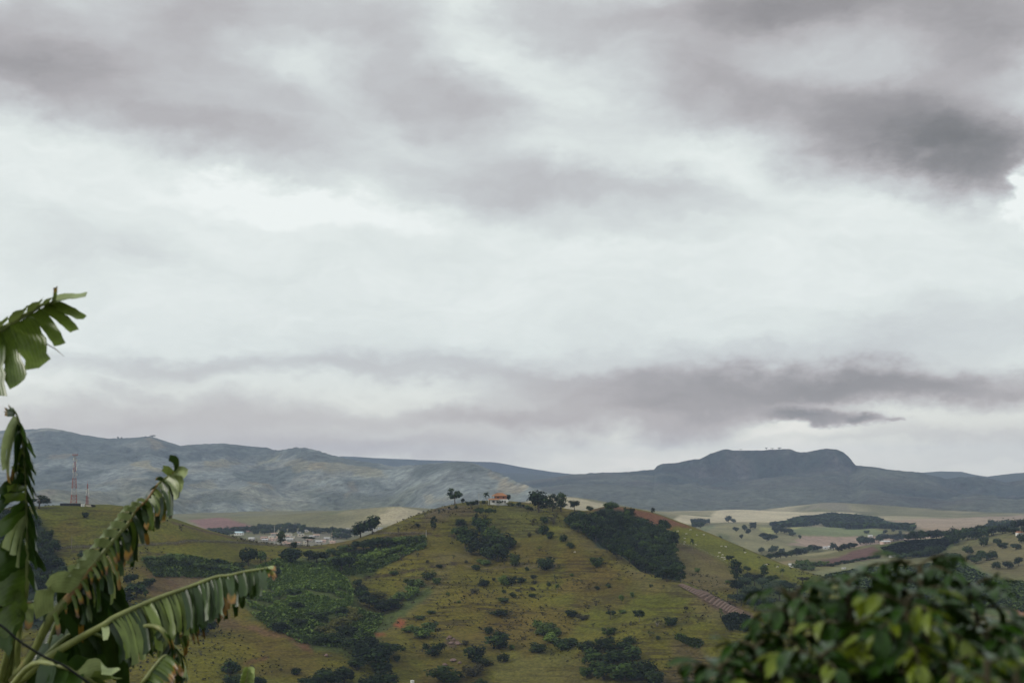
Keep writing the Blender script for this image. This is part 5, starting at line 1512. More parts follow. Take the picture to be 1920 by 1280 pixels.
MB().box((0, 0, .5), (4.2, 2.0, 1.3)).build('wall', CREAM, e)
MB().box((0, 0, 1.22), (4.6, 2.4, .14)).build('roof', BLACKM, e)
put('shrub', 174, 950, 9, 5, 'shrub', 'brown', 'low brown bush beside the mast shed', 'shrub')

# --- ploughed steps at the edge of the spur: one bed after another
lo = [(1272, 1098), (1284, 1105), (1297, 1112), (1310, 1119), (1335, 1134), (1353, 1142), (1368, 1151), (1380, 1153)]
up = [(1282, 1097), (1292, 1100), (1304, 1104.5), (1325, 1110), (1348, 1116), (1366, 1126), (1377, 1138), (1390, 1149)]
BED = plain('ploughed_bed', (.165, .115, .092), .95, .05, .25, 1.5)
ps = empty('ploughed_strip', near.at(1340, 1128)[0]); tag(ps, 'strip of ploughed beds stepping down the edge of the spur', None, None, 'structure')
def along(line, t):
    q = t * (len(line) - 1); i = min(int(q), len(line) - 2); f = q - i
    return (line[i][0] * (1 - f) + line[i + 1][0] * f, line[i][1] * (1 - f) + line[i + 1][1] * f)
NB = 21
for k in range(NB):
    t = k / (NB - 1)
    a, b = along(lo, t * .97), along(up, min(1, t * .94 + .06))
    pts = []
    for q in np.linspace(0, 1, 7):
        x = a[0] + (b[0] - a[0]) * q; y = a[1] + (b[1] - a[1]) * q - 3.0 * math.sin(math.pi * q) * (.4 + .6 * (1 - t))
        h = near.at(x, y)
        if h and abs(h[1] - 840) < 110: pts.append(h[0])
    if len(pts) < 3: continue
    V, Fc = [], []
    for i, q in enumerate(pts):
        tt = (pts[min(i + 1, len(pts) - 1)] - pts[max(0, i - 1)]); tt.z = 0; tt.normalize()
        n_ = Vector((-tt.y, tt.x, 0))
        for s, z in ((-1.15, -.25), (-.7, .42), (.35, .50), (1.0, -.25)):
            c = q + n_ * s
            V.append(tuple(Vector((c.x, c.y, near.height(c.x, c.y) + z)) - ps.location))
    for i in range(len(pts) - 1):
        for j in range(3): Fc.append((i * 4 + j, i * 4 + j + 1, i * 4 + 5 + j, i * 4 + 4 + j))
    link('bed', np_mesh('bed', np.array(V), Fc, BED), ps)

# --- rocks
def rock_mesh(seed):
    r = random.Random(seed); m = MB(); n = 8
    rings = [(0, .6), (.35, 1.0), (.7, .8), (.95, .35)]
    for z, q in rings: m.v += [(q * (.8 + .4 * r.random()) * math.cos(6.283 * k / n), q * (.8 + .4 * r.random()) * math.sin(6.283 * k / n), z * (.8 + .3 * r.random()) - .2) for k in range(n)]
    for i in range(3):
        for k in range(n): m.f.append((i * n + k, i * n + (k + 1) % n, (i + 1) * n + (k + 1) % n, (i + 1) * n + k))
    m.f.append(tuple(3 * n + k for k in range(n)))
    return m.mesh('rock', ROCK)
RK = [rock_mesh(k) for k in range(4)]
for (x, y, w, h, lab) in [(843, 1196, 8, 7, 'tallest pinkish rock above the dense dark bush'), (851, 1199, 6, 5, 'pinkish rock leaning on the tallest of the rocks'), (845, 1206, 10, 5, 'flat pinkish rock below the tallest of the rocks'),
                          (858, 1207, 12, 7, 'broad dark rock lowest in the upper rock group'), (838, 1198, 4, 4, 'small rock at the uphill end of the upper rock group'), (850, 1238, 12, 6, 'broad rock above the widest bush at the foot of the slope'),
                          (862, 1243, 8, 5, 'smaller rock beside the broad rock above the widest bush'), (834, 1246, 9, 5, 'rock half hidden by the widest bush at the foot of the slope'), (612, 1229, 8, 5, 'dark rock on the grass below the dell scrub')]:
    q, D = near.at(x, y); s = D / F
    o = link('rock', RK[random.randrange(4)], None, (q.x, q.y, q.z)); o.scale = (w * s * .55, w * s * .5, h * s); o.rotation_euler = (0, 0, random.random() * 6)
    tag(o, lab, 'rock')

# --- cattle: one skin over a simple skeleton, evaluated to a single mesh
def cow_mesh(pose, mat):
    me = bpy.data.meshes.new('cow_skeleton')
    gz = pose == 'graze'
    V = [(-.72, 0, 1.08), (-.30, 0, 1.10), (.25, 0, 1.08), (.68, 0, 1.12), (.98, 0, 1.22 if not gz else .88), (1.22, 0, 1.34 if not gz else .42), (1.50, 0, 1.22 if not gz else .14)]
    rad = [.30, .37, .38, .32, .19, .16, .09]
    Ed = [(i, i + 1) for i in range(6)]
    for (b, x, ys) in ((0, -.70, .20), (0, -.70, -.20), (3, .62, .19), (3, .62, -.19)):
        i = len(V); V += [(x, ys, .85), (x - (.06 if b == 0 else -.02), ys, .45), (x, ys, .04)]; rad += [.15, .075, .065]
        Ed += [(b, i), (i, i + 1), (i + 1, i + 2)]
    i = len(V); V += [(-.98, 0, 1.10), (-1.04, 0, .55)]; rad += [.04, .035]; Ed += [(0, i), (i, i + 1)]
    hd = 5
    for s in (-1, 1):
        i = len(V); z = V[hd][2]
        V.append((V[hd][0] - .02, s * .24, z + .06)); rad.append(.05); Ed.append((hd, i))
    me.from_pydata(V, Ed, []); me.update()
    o = bpy.data.objects.new('cow_skeleton', me); COL.objects.link(o)
    md = o.modifiers.new('skin', 'SKIN')
    sk = me.skin_vertices[0].data if len(me.skin_vertices) else None
    if sk is None:
        bpy.context.view_layer.update()
        sk = me.skin_vertices[0].data
    for k, q in enumerate(rad): sk[k].radius = (q, q)
    sk[1].use_root = True
    o.modifiers.new('smooth', 'SUBSURF').levels = 1
    dg = bpy.context.evaluated_depsgraph_get()
    out = bpy.data.meshes.new_from_object(o.evaluated_get(dg)); out.name = 'cow'
    out.materials.clear(); out.materials.append(mat)
    bpy.data.objects.remove(o)
    return out


try:
    COWS = [cow_mesh('graze', COWW), cow_mesh('stand', COWW), cow_mesh('graze', COWD)]
except Exception as ex:
    print('cow skin failed', ex)
    COWS = [MB().tube([(-.8, 0, 1), (.7, 0, 1), (1.3, 0, .9)], [.35, .35, .12], 8).mesh('cow', m_) for m_ in (COWW, COWW, COWD)]
UPPER = [(1271, 997), (1286.6, 1002), (1306.7, 1004), (1320, 1003.5), (1295, 994), (1284, 1010), (1284, 1017), (1283, 1020.5), (1304.5, 1022)]
MIDDLE = [(1352.6, 1025), (1361, 1026), (1397, 1037), (1348.7, 1037.5), (1355, 1041), (1347, 1043.5), (1353.5, 1046), (1358, 1046.5), (1359, 1049.5)]
LOWER = [(1434.5, 1060), (1437.5, 1059), (1458, 1064)]
for lst, lab, grp, mi in [(UPPER, 'white cow grazing at the upper end of the pasture near the palm trees', 'white cows by the pasture palms', 0),
                          (MIDDLE, 'white cow in the herd scattered in the middle of the green pasture', 'white cows in the middle of the pasture', 0),
                          (LOWER, 'white cow on the lower pasture past the columnar tree', 'white cows on the lower pasture', 0),
                          ([(1395, 1032), (1422, 1045), (1424.5, 1046)], 'dark cow on the skyline of the green pasture', 'dark cows on the pasture skyline', 2),
                          ([(1078, 1036)], 'single white cow on the front slope below the dark wood', None, 0)]:
    for (x, y) in lst:
        h = near.at(x, y)
        if h is None: continue
        o = link('cow', COWS[2 if mi == 2 else random.choice((0, 0, 1))], None, h[0]); o.rotation_euler = (0, 0, random.choice((0, math.pi)) + random.uniform(-.6, .6))
        s = random.uniform(.68, .85); o.scale = (s, s, s)
        tag(o, lab, 'cow', grp)
p, D = near.at(773, 1279)
e = empty('water_tank', p); tag(e, 'small white water tank at the foot of the slope by the lower bushes', 'water tank')
MB().tube([(0, 0, -.2), (0, 0, 1.1), (0, 0, 1.25)], [1.05, 1.05, .8], 12).build('body', WHITE, e)
MB().tube([(0, 0, 1.2), (0, 0, 1.4)], [.82, .3], 12).build('lid', GREYW, e)

# --- houses of the valley
def small_house(px, py, w, h, wall, roof, label, group=None, ter=None, name='house', kind='gable', dmin=0):
    hh = (ter or valley).at(px, py, dmin)
    if hh is None: return
    q, D = hh; s = D / F; W, Hh = w * s, h * s; Dp = W * random.uniform(.6, .9)
    e = empty(name, q, random.uniform(-.35, .35))
    wh = Hh * (.66 if kind == 'gable' else .92)
    MB().box((0, 0, wh / 2 - .4), (W, Dp, wh + .8)).build('wall', wall, e)
    if kind == 'gable':
        a, b, t = W / 2 + .35, Dp / 2 + .4, Hh * .34
        MB().poly([(-a, -b, wh), (a, -b, wh), (a, b, wh), (-a, b, wh), (-a, 0, wh + t), (a, 0, wh + t)], [(0, 1, 5, 4), (2, 3, 4, 5), (1, 2, 5), (3, 0, 4), (3, 2, 1, 0)]).build('roof', roof, e)
    else:
        MB().box((0, 0, wh + .15), (W + .3, Dp + .3, .3)).build('roof', roof, e)
    n = max(1, int(W / 4))
    for k in range(n):
        x = -W / 2 + W * (k + .5) / n
        MB().box((x, -Dp / 2 - .03, wh * .55), (min(1.3, W / n * .45), .06, wh * .34)).build('window', GLASS, e)
    tag(e, label, 'house', group)


r = random.Random(12)
combos = [('white house with a clay roof in the town beyond the saddle', TOWNW, TILEP, 'gable', 'white clay roofed houses in the town'),
          ('cream house with a flat grey roof in the town beyond the saddle', CREAM, ROOFGREY, 'flat', 'cream flat roofed houses in the town'),
          ('pink house with a clay roof in the town beyond the saddle', PINKW, TILEP, 'gable', 'pink clay roofed houses in the town'),
          ('white house with a grey roof in the town beyond the saddle', TOWNW, ROOFGREY, 'gable', 'white grey roofed houses in the town'),
          ('grey block with a flat roof in the town beyond the saddle', GREYW, ROOFGREY, 'flat', 'grey flat roofed blocks in the town')]
spots = []
for _ in range(900):
    x, y = r.uniform(470, 655), r.uniform(1003, 1027)
    crest = np.interp(x, [c[0] for c in CREST], [c[1] for c in CREST])
    if y < crest - 1 and all(abs(x - a) > 8 or abs(y - b) > 2.6 for a, b in spots): spots.append((x, y))
    if len(spots) >= 27: break
for (x, y) in spots:
    c = r.choice(combos[:4])
    small_house(x, y, r.uniform(7, 13), r.uniform(3.5, 5.5), c[1], c[2], c[0], c[4], kind=c[3])
for (x, y) in [(662, 996), (672, 992), (684, 997), (695, 993), (703, 996), (713, 992), (722, 995), (650, 994), (640, 998), (733, 993), (560, 999), (575, 997), (590, 999)]:
    small_house(x, y, r.uniform(6, 10), r.uniform(2.8, 4.6), TOWNW if r.random() < .6 else GREYW, ROOFGREY, 'pale house in the far part of town under the mountain foot', 'pale houses in the far part of town', kind='flat')
small_house(448, 1003, 15, 7, WHITE, ROOFBLUE, 'shed with a pale blue roof on the edge of the town beside the tower hill', None, name='shed')
small_house(1547, 1029, 8, 5, WHITE, ROOFGREY, 'white farmhouse among the trees at the head of the ploughed field', None, name='farmhouse')
small_house(1557, 1028, 8, 5, WHITE, ROOFGREY, 'second smaller white farmhouse among the trees at the head of the ploughed field', None, name='farmhouse')
small_house(1660, 1019, 15, 6, PINKW, ROOFGREY, 'long pinkish farmhouse below the dark treeline of the plantation hill', None, name='farmhouse')
small_house(1673, 1044, 9, 4, WHITE, ROOFGREY, 'little white shed at the lower edge of the orchard', None, name='shed')
small_house(1484, 1063, 9, 7, WHITE, ROOFGREY, 'small white cottage just past the end of the cattle pasture', None, name='cottage')
small_house(1912, 1003, 11, 7, WHITE, TILE, 'white house half hidden in trees on the plantation hill', None, name='farmhouse')
small_house(1632, 1006, 7, 4, WHITE, ROOFGREY, 'tiny white house alone out on the tan fields', None, name='farmhouse')
small_house(1582, 1066, 6, 2.5, WHITE, ROOFGREY, 'tiny white shelter on the pale strip below the ploughed field', None, name='shelter')

# --- trees of the valley
VG = [
    ('trees around the town', 'bluish tree in the wood around the town', 'dark', 'forest', valley,
     [(385, 1001), (398, 1000), (412, 1001), (425, 999), (438, 998), (455, 1000), (468, 998), (476, 996), (484, 998), (492, 993), (500, 997), (508, 992), (516, 996), (524, 991), (533, 995), (541, 990), (549, 995), (557, 992), (566, 994), (574, 996),
      (583, 998), (592, 999), (600, 1000), (608, 998), (616, 1001), (625, 999), (634, 1002), (643, 999), (652, 1003), (660, 1000), (480, 1002), (496, 1001), (512, 1000), (530, 1000), (548, 1000), (565, 1001), (430, 1004), (415, 1005), (665, 1006), (650, 1010), (640, 1008), (630, 1010)], (13, 20), (9, 14)),
    ('hedge trees by the ploughed field', 'dark tree in the hedge line leading to the ploughed field', 'deep', 'forest', valley,
     [(1434, 1050), (1444, 1049), (1454, 1047), (1464, 1046), (1474, 1045), (1484, 1043), (1494, 1041), (1503, 1039), (1514, 1035), (1524, 1033), (1534, 1032), (1563, 1031), (1573, 1033), (1580, 1031), (1588, 1029), (1596, 1027), (1602, 1027)], (13, 19), (9, 14)),
    ('treeline on top of the plantation hill', 'dark tree in the treeline on top of the plantation hill', 'deep', 'forest', valley,
     [(1614, 1021), (1624, 1021), (1632, 1020), (1648, 1017), (1656, 1015), (1676, 1014), (1685, 1013), (1693, 1012), (1703, 1013), (1712, 1013), (1720, 1012), (1735, 1012), (1746, 1011), (1756, 1010), (1766, 1010), (1778, 1009), (1788, 1006), (1800, 1005), (1812, 1004), (1824, 1003), (1836, 1001), (1846, 999), (1856, 997)], (14, 22), (12, 18)),
    ('tall trees at the end of the treeline', 'tall dark tree where the treeline of the plantation hill climbs out of view', 'deep', 'forest', valley,
     [(1866, 994), (1876, 994), (1886, 993), (1896, 993), (1906, 992), (1916, 992), (1928, 990), (1940, 990), (1880, 1000), (1900, 1000), (1860, 1003), (1845, 1008), (1830, 1010), (1815, 1012), (1800, 1014), (1925, 1000), (1780, 1018), (1790, 1022)], (18, 26), (14, 21)),
    ('trees scattered on the tan slope', 'dark bushy tree scattered on the tan slope of the plantation hill', 'dark', 'forest', valley,
     [(1845, 1024), (1880, 1028), (1870, 1022), (1915, 1018), (1815, 1038), (1782, 1050), (1794, 1052), (1772, 1053), (1830, 1056), (1850, 1050), (1862, 1048), (1840, 1047), (1822, 1052), (1910, 1060), (1890, 1066), (1868, 1066), (1790, 1058), (1905, 1030), (1760, 1040)], (15, 22), (11, 17)),
    ('bushes at the foot of the ploughed field', 'bush at the lower corner of the ploughed field', 'mid', 'shrub', valley,
     [(1494, 1064), (1504, 1062), (1514, 1061), (1524, 1060), (1534, 1061), (1544, 1060), (1500, 1058), (1512, 1056), (1522, 1069), (1508, 1068)], (12, 18), (7, 11)),
    ('hedge below the ploughed field', 'dark bush of the hedge below the ploughed field', 'deep', 'shrub', valley,
     [(1560, 1061), (1572, 1058), (1584, 1056), (1596, 1054), (1608, 1051), (1620, 1049), (1632, 1047), (1644, 1046), (1545, 1086), (1560, 1082), (1575, 1079), (1590, 1076), (1605, 1073), (1620, 1070)], (13, 17), (5, 8)),
    ('trees on the knoll in the tan fields', 'grey green tree on the knoll among the tan fields', 'blue', 'forest', valley,
     [(1396, 996), (1403, 1001), (1432, 1010), (1438, 1014), (1446, 1012), (1452, 1010), (1455, 1001), (1463, 999), (1471, 1000), (1480, 1002), (1486, 1004), (1428, 1036), (1446, 1036), (1453, 1034), (1466, 1036), (1310, 984), (1318, 983), (1326, 982), (1314, 990), (1304, 990), (1300, 983), (1380, 996), (1366, 979), (1375, 980), (1412, 992)], (10, 16), (8, 15)),
    ('orchard edge trees', 'dark tree edging the orchard on the plantation hill', 'dark', 'forest', valley,
     [(1700, 1046), (1712, 1045), (1724, 1044), (1736, 1043), (1748, 1042), (1690, 1047), (1756, 1036), (1766, 1032), (1742, 1036)], (13, 18), (8, 12)),
    ('trees in the tan fields', 'small tree standing alone in the tan fields', 'blue', 'forest', valley, [(1625, 1000), (1660, 1001), (1675, 997), (1688, 1000), (1612, 978), (1645, 982), (1700, 985), (1390, 1010), (1350, 1010), (1330, 1010), (1500, 1010)], (6, 11), (5, 9)),
]
for (grp, lab, leaf, kind, ter, pts, wr, hr) in VG:
    for (x, y) in pts:
        put('shrub' if kind == 'shrub' else 'valley_tree', x, y, random.uniform(*wr), random.uniform(*hr), kind, leaf, lab, 'shrub' if kind == 'shrub' else 'tree', grp, ter)
for (x, y, w, h, lab) in [(1389, 844, 5, 4, 'first little tree from the cliff edge on the flat mountain top'), (1437, 844, 5, 7, 'slender tree on the middle of the flat mountain top'), (1448, 843, 5, 5, 'small tree next to the slender one on the flat mountain top'),
                          (1461, 843, 9, 6, 'widest tree on the flat mountain top')]:
    put('mountain_tree', x, y + 1.5, w, h, 'flat', 'dark', lab, 'tree', None, table_mt)
for (x, y, w, h, lab) in [(221, 822, 4, 5, 'first of two tiny skyline trees on the long mountain range'), (228, 822, 4, 4, 'second of two tiny skyline trees on the long mountain range'), (273, 819, 4, 3, 'tiny skyline tree on the pale patch of the long mountain range'),
                          (286, 818, 12, 4, 'clump like tree on the skyline of the long mountain range')]:
    put('mountain_tree', x, y + 1.5, w, h, 'round', 'dark', lab, 'tree', None, left_mt)

crop('woodland', valley, [[(1442, 986), (1500, 974), (1555, 966), (1600, 969), (1640, 974), (1715, 990), (1712, 998), (1640, 990), (1590, 992), (1540, 982), (1470, 989)]], 3000, 6.0, 'deep', 'dark belt of woodland between the tan fields', 'woodland', 1.2, 11, .7)
crop('orchard', valley, [[(1655, 1030), (1700, 1016), (1790, 1012), (1770, 1030), (1745, 1042), (1665, 1043)]], 2600, 2.4, 'dark', 'orchard of small trees behind the pinkish farmhouse', 'orchard', 1.0, 12, .6)


def rows(name, poly, spacing, step, ang, size, leaf, label):
    P_ = XYs(poly, valley)
    xs_, ys_ = [q[0] for q in P_], [q[1] for q in P_]
    cx, cy = np.mean(xs_), np.mean(ys_); L_ = max(max(xs_) - min(xs_), max(ys_) - min(ys_))
    u = np.arange(-L_, L_, step); v = np.arange(-L_, L_, spacing)
    U, W = np.meshgrid(u, v); rg = np.random.default_rng(5)
    X_ = cx + U * math.cos(ang) - W * math.sin(ang) + rg.normal(size=U.shape) * .35; Y_ = cy + U * math.sin(ang) + W * math.cos(ang) + rg.normal(size=U.shape) * .35
    ok = in_poly(X_, Y_, P_); X_, Y_ = X_[ok], Y_[ok]
    m = len(X_); z = np.array([valley.height(a, b) for a, b in zip(X_, Y_)])
    V, Cc = [], []
    for k in range(3):
        a = rg.random(m) * 6.28; s = (size * (.7 + .6 * rg.random(m)))[:, None]
        d = np.stack([np.cos(a), np.sin(a), np.zeros(m)], 1); q = np.stack([-np.sin(a), np.cos(a), np.zeros(m)], 1); b0 = np.c_[X_, Y_, z]; upv = np.array((0, 0, 1.0))
        V.append(np.stack([b0 - d * s * .5, b0 + q * s * .55 + upv * s * .9, b0 + d * s * .6 + upv * s, b0 - q * s * .55 + upv * s * .9], 1)); Cc.append(np.repeat(rg.random(m)[:, None], 4, 1))
    V = np.concatenate(V).reshape(-1, 3); Cc = np.concatenate(Cc).reshape(-1)
    tag(link(name, np_mesh(name, V, np.arange(len(V)).reshape(-1, 4), LEAF[leaf], False, np.stack([Cc] * 3, 1))), label, 'crops', None, 'stuff')
    print(name, m)


rows('coffee_rows', [(1545, 1080), (1620, 1066), (1700, 1063), (1765, 1056), (1800, 1058), (1870, 1090), (1930, 1092), (1990, 1110), (1960, 1165), (1890, 1140), (1800, 1140), (1600, 1108)], 4.2, 1.5, .5, 1.9, 'mid', 'dark green coffee plantation planted in rows behind the coffee bush')
# ----------------------------------------------------------------- foreground: banana plant
def broadleaf_material(name, top1, top2, under, dry1, dry2, rough, spec, trans, vein=44.0):
    """cover: red = dryness, green = tone, blue = place across the leaf"""
    m, t, b = new_mat(name)
    at_ = t.nodes.new('ShaderNodeAttribute'); at_.attribute_name = 'cover'
    sp = t.nodes.new('ShaderNodeSeparateColor'); t.links.new(at_.outputs['Color'], sp.inputs[0])
    co = t.nodes.new('ShaderNodeTexCoord').outputs['Object']
    nz_ = tnoise(t, co, 9.0, 4, .6)
    if isinstance(top2, list):
        rp = t.nodes.new('ShaderNodeValToRGB'); el_ = rp.color_ramp.elements
        while len(el_) < len(top2): el_.new(.5)
        for e_, (q_, k_) in zip(el_, top2): e_.position = q_; e_.color = (*k_, 1)
        t.links.new(sp.outputs[1], rp.inputs[0]); c = rp.outputs[0]
    else: c = tmix(t, sp.outputs[1], top1, top2)
    geo = t.nodes.new('ShaderNodeNewGeometry')
    if under: c = tmix(t, geo.outputs['Backfacing'], c, under)
    sn = t.nodes.new('ShaderNodeMath'); sn.operation = 'SINE'
    ml = t.nodes.new('ShaderNodeMath'); ml.operation = 'MULTIPLY'; ml.inputs[1].default_value = vein
    t.links.new(sp.outputs[2], ml.inputs[0]); t.links.new(ml.outputs[0], sn.inputs[0])
    c = tmix(t, 1.0, c, tmap(t, sn.outputs[0], -1, 1, .92, 1.06), 'MULTIPLY')
    c = tmix(t, 1.0, c, tmap(t, nz_, .3, .7, .75, 1.25), 'MULTIPLY')
    ad = t.nodes.new('ShaderNodeMath'); ad.operation = 'MULTIPLY_ADD'; t.links.new(nz_, ad.inputs[0]); ad.inputs[1].default_value = .9; ad.inputs[2].default_value = -.45
    a2 = t.nodes.new('ShaderNodeMath'); a2.operation = 'ADD'; t.links.new(ad.outputs[0], a2.inputs[0]); t.links.new(sp.outputs[0], a2.inputs[1])
    d = tmix(t, tmap(t, a2.outputs[0], .55, 1.0, 0, 1), dry1, dry2)
    c = tmix(t, tmap(t, a2.outputs[0], .42, .62, 0, 1), c, d)
    t.links.new(c, b.inputs['Base Color'])
    b.inputs['Roughness'].default_value = rough; b.inputs['Specular IOR Level'].default_value = spec
    if trans:
        tr = t.nodes.new('ShaderNodeBsdfTranslucent'); t.links.new(c, tr.inputs['Color'])
        mx = t.nodes.new('ShaderNodeMixShader'); mx.inputs[0].default_value = trans
        out = [n for n in t.nodes if n.type == 'OUTPUT_MATERIAL'][0]
        t.links.new(b.outputs[0], mx.inputs[1]); t.links.new(tr.outputs[0], mx.inputs[2]); t.links.new(mx.outputs[0], out.inputs[0])
    bp = t.nodes.new('ShaderNodeBump'); bp.inputs['Strength'].default_value = .12; bp.inputs['Distance'].default_value = .003
    t.links.new(sn.outputs[0], bp.inputs['Height']); t.links.new(bp.outputs[0], b.inputs['Normal'])
    return m


BANANA = broadleaf_material('banana_leaf', None, [(0, (.009, .028, .005)), (.35, (.042, .084, .010)), (.7, (.125, .180, .026)), (.86, (.22, .27, .080)), (1.0, (.36, .42, .21))], None, (.36, .19, .03), (.075, .04, .02), .32, .5, .2)  # palest tone stops put the sky's sheen into the leaf colour
RIB = broadleaf_material('banana_rib', (.10, .13, .035), (.22, .24, .09), (.20, .22, .09), (.33, .19, .07), (.10, .058, .03), .45, .4, 0)
W3 = lambda q: Vector(at_d(*q))


def curve_pts(ctrl, n):
    """Catmull-Rom through world points"""
    P_ = [Vector(c) for c in ctrl]
    P_ = [P_[0] * 2 - P_[1]] + P_ + [P_[-1] * 2 - P_[-2]]
    out = []
    m = len(P_) - 3
    for k in range(n):
        q = k / (n - 1) * m; i = min(int(q), m - 1); f = q - i
        a, b, c, d = P_[i:i + 4]
        out.append(.5 * ((2 * b) + (c - a) * f + (2 * a - 5 * b + 4 * c - d) * f * f + (3 * b - a - 3 * c + d) * f ** 3))
    return out


def strip_mesh(c, wdir, width, dry, tone, fold=.25, twist=0.0, ragged=.3, r=random, wild=.12):
    """a strip of torn leaf along the centre line c (list of points): three points across, ends ragged"""
    n = len(c); V, Cc, Fc = [], [], []
    for i, p in enumerate(c):
        t = i / (n - 1)
        tan = (c[min(i + 1, n - 1)] - c[max(i - 1, 0)]).normalized()
        w = (wdir - tan * wdir.dot(tan))
        if w.length < 1e-4: w = tan.orthogonal()
        w.normalize()
        w = Matrix.Rotation(twist * t + wild * math.sin(t * 5 + tone * 9), 3, tan) @ w
        nr = tan.cross(w)
        ww = width * (.80 + .20 * min(1, t * 4)) * (1 - .22 * t) * .5
        l = 1 + ragged * (r.random() - .5) * (t > .5)
        for s in (-1, 0, 1):
            V.append(p + w * s * ww * l + nr * (fold * ww * (abs(s) - .5)) + tan * (ragged * width * 1.5 * (r.random() - .6) if i == n - 1 else 0))
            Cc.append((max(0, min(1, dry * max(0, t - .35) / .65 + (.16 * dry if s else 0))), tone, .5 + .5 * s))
    for i in range(n - 1):
        for s in range(2):
            a = i * 3 + s
            Fc.append((a, a + 1, a + 4, a + 3))
    return np.array([tuple(v) for v in V]), np.array(Fc), np.array(Cc)


def bez(a, b, c, n): return [a * (1 - t) ** 2 + b * 2 * t * (1 - t) + c * t * t for t in np.linspace(0, 1, n)]


rb = random.Random(3)
BASE_D = 10.5
bx = at_d(30, 1270, BASE_D)
bz = float(slope_z(np.array(bx[0]), np.array(bx[1])))
BP = empty('banana_plant', (bx[0] - .25, bx[1], bz - .05))
tag(BP, 'banana plant with torn drooping leaves rising at the left edge of the view', 'banana plant')
BP_INV = Vector(BP.location)


def rel(p): return Vector(p) - BP_INV


def add_strip(leaf, a, b, wpx, bend=(0, 0), dry=0.0, tone=.4, n=8, twist=0.0, fold=.3, ragged=.3, dd=0.0, wild=.12, lift=0.0, name='leaf_strip'):
    """a, b: (px, py, D) of the start on the midrib and of the tip; bend: how far the middle is pushed, in photo pixels"""
    A, B = W3(a), W3(b)
    mid = W3(((a[0] + b[0]) / 2 + bend[0], (a[1] + b[1]) / 2 + bend[1], (a[2] + b[2]) / 2 + dd))
    c = bez(A, mid * 2 - (A + B) / 2 if False else mid, B, n)
    wd = leaf['tan'] if 'tan' in leaf else Vector((1, 0, 0))
    V, Fc, Cc = strip_mesh([rel(q) for q in c], wd, wpx * a[2] / F, dry, tone, fold, twist, ragged, rb, wild)
    link(name, np_mesh(name, V, Fc, BANANA, True, Cc), leaf['obj'])


def add_leaf(ctrl, radii, dry=0.0, tone=.6, label=None, n=26):
    pts = curve_pts([W3(c) for c in ctrl], n)
    m = MB(); rr = np.interp(np.linspace(0, 1, n), np.linspace(0, 1, len(radii)), np.array(radii) * ctrl[0][2] / F)
    m.tube([rel(p) for p in pts], list(rr), 7)
    cl = np.zeros((len(m.v), 3)); tt = np.repeat(np.linspace(0, 1, n), 7)
    cl[:, 0] = dry * np.clip(vnoise(tt * 9, tt * 0, 5) * 1.4 - .2, 0, 1); cl[:, 1] = tone; cl[:, 2] = .5
    me = np_mesh('leaf', np.array([tuple(v) for v in m.v]), m.f, RIB, True, cl)
    o = link('leaf', me, BP)
    if label: o['label'] = label
    return {'obj': o, 'tan': (pts[-1] - pts[0]).normalized(), 'pts': pts}


# pseudostem
st = [(bx[0] - .25, bx[1], bz - .3), (bx[0] - .2, bx[1], bz + 1.2), (bx[0] - .05, bx[1], float(at_d(20, 1275, BASE_D)[2]) + .05)]
m = MB().tube([rel(p) for p in st], [.17, .14, .10], 12)
cl = np.zeros((len(m.v), 3)); cl[:, 0] = .25; cl[:, 1] = .5
link('pseudostem', np_mesh('pseudostem', np.array([tuple(v) for v in m.v]), m.f, RIB, True, cl), BP)

# leaf A: upper left, coming in from outside the view
D = 9.2
LA = add_leaf([(-10, 1262, 10.3), (-150, 1000, 9.8), (-170, 760, 9.4), (-70, 660, D), (0, 619, D), (31, 600, D), (60, 583, D), (79, 571, D), (98, 567, D - .05), (105, 552, D - .05)], [10, 9, 7, 5.5, 4.6, 4, 3.5, 3, 2.2, 1], .1, .55, 'upper leaf with broad torn strips against the sky', 44)
LA['tan'] = (W3((100, 566, D)) - W3((0, 619, D))).normalized()
for (a, b, w, bd, dr, tn) in [((97, 564), (156, 555), 32, (0, -2), .3, .6), ((93, 568), (155, 597), 20, (4, -3), .1, .5), ((82, 574), (139, 620), 20, (6, -4), .15, .45), ((66, 584), (113, 648), 25, (6, -5), .2, .40),
                              ((38, 600), (71, 682), 50, (6, -6), .1, .42), ((6, 616), (33, 724), 38, (4, -8), .15, .35), ((-18, 630), (-12, 742), 52, (0, -10), .1, .25), ((-60, 655), (-60, 770), 50, (0, -6), .1, .3), ((100, 566), (104, 538), 9, (3, 0), .9, .3),
                              ((30, 600), (42, 578), 34, (-2, -2), .0, .8), ((62, 582), (72, 563), 28, (-2, -2), .1, .75), ((86, 571), (98, 556), 20, (-2, -2), .2, .7), ((-10, 622), (2, 600), 40, (-2, 0), 0, .7)]:
    add_strip(LA, (*a, D), (*b, D - .25), w * 1.05, bd, dr, min(.85, tn + .22), 9, 0, .25, .35, .05)
m = MB().tube([rel(W3((80, 640, D))), rel(W3((105, 655, D - .1))), rel(W3((120, 668, D - .15)))], [.004, .003, .001], 4)
link('leaf_thread', np_mesh('leaf_thread', np.array([tuple(v) for v in m.v]), m.f, RIB, True, np.tile((.8, .3, .5), (len(m.v), 1))), LA['obj'])

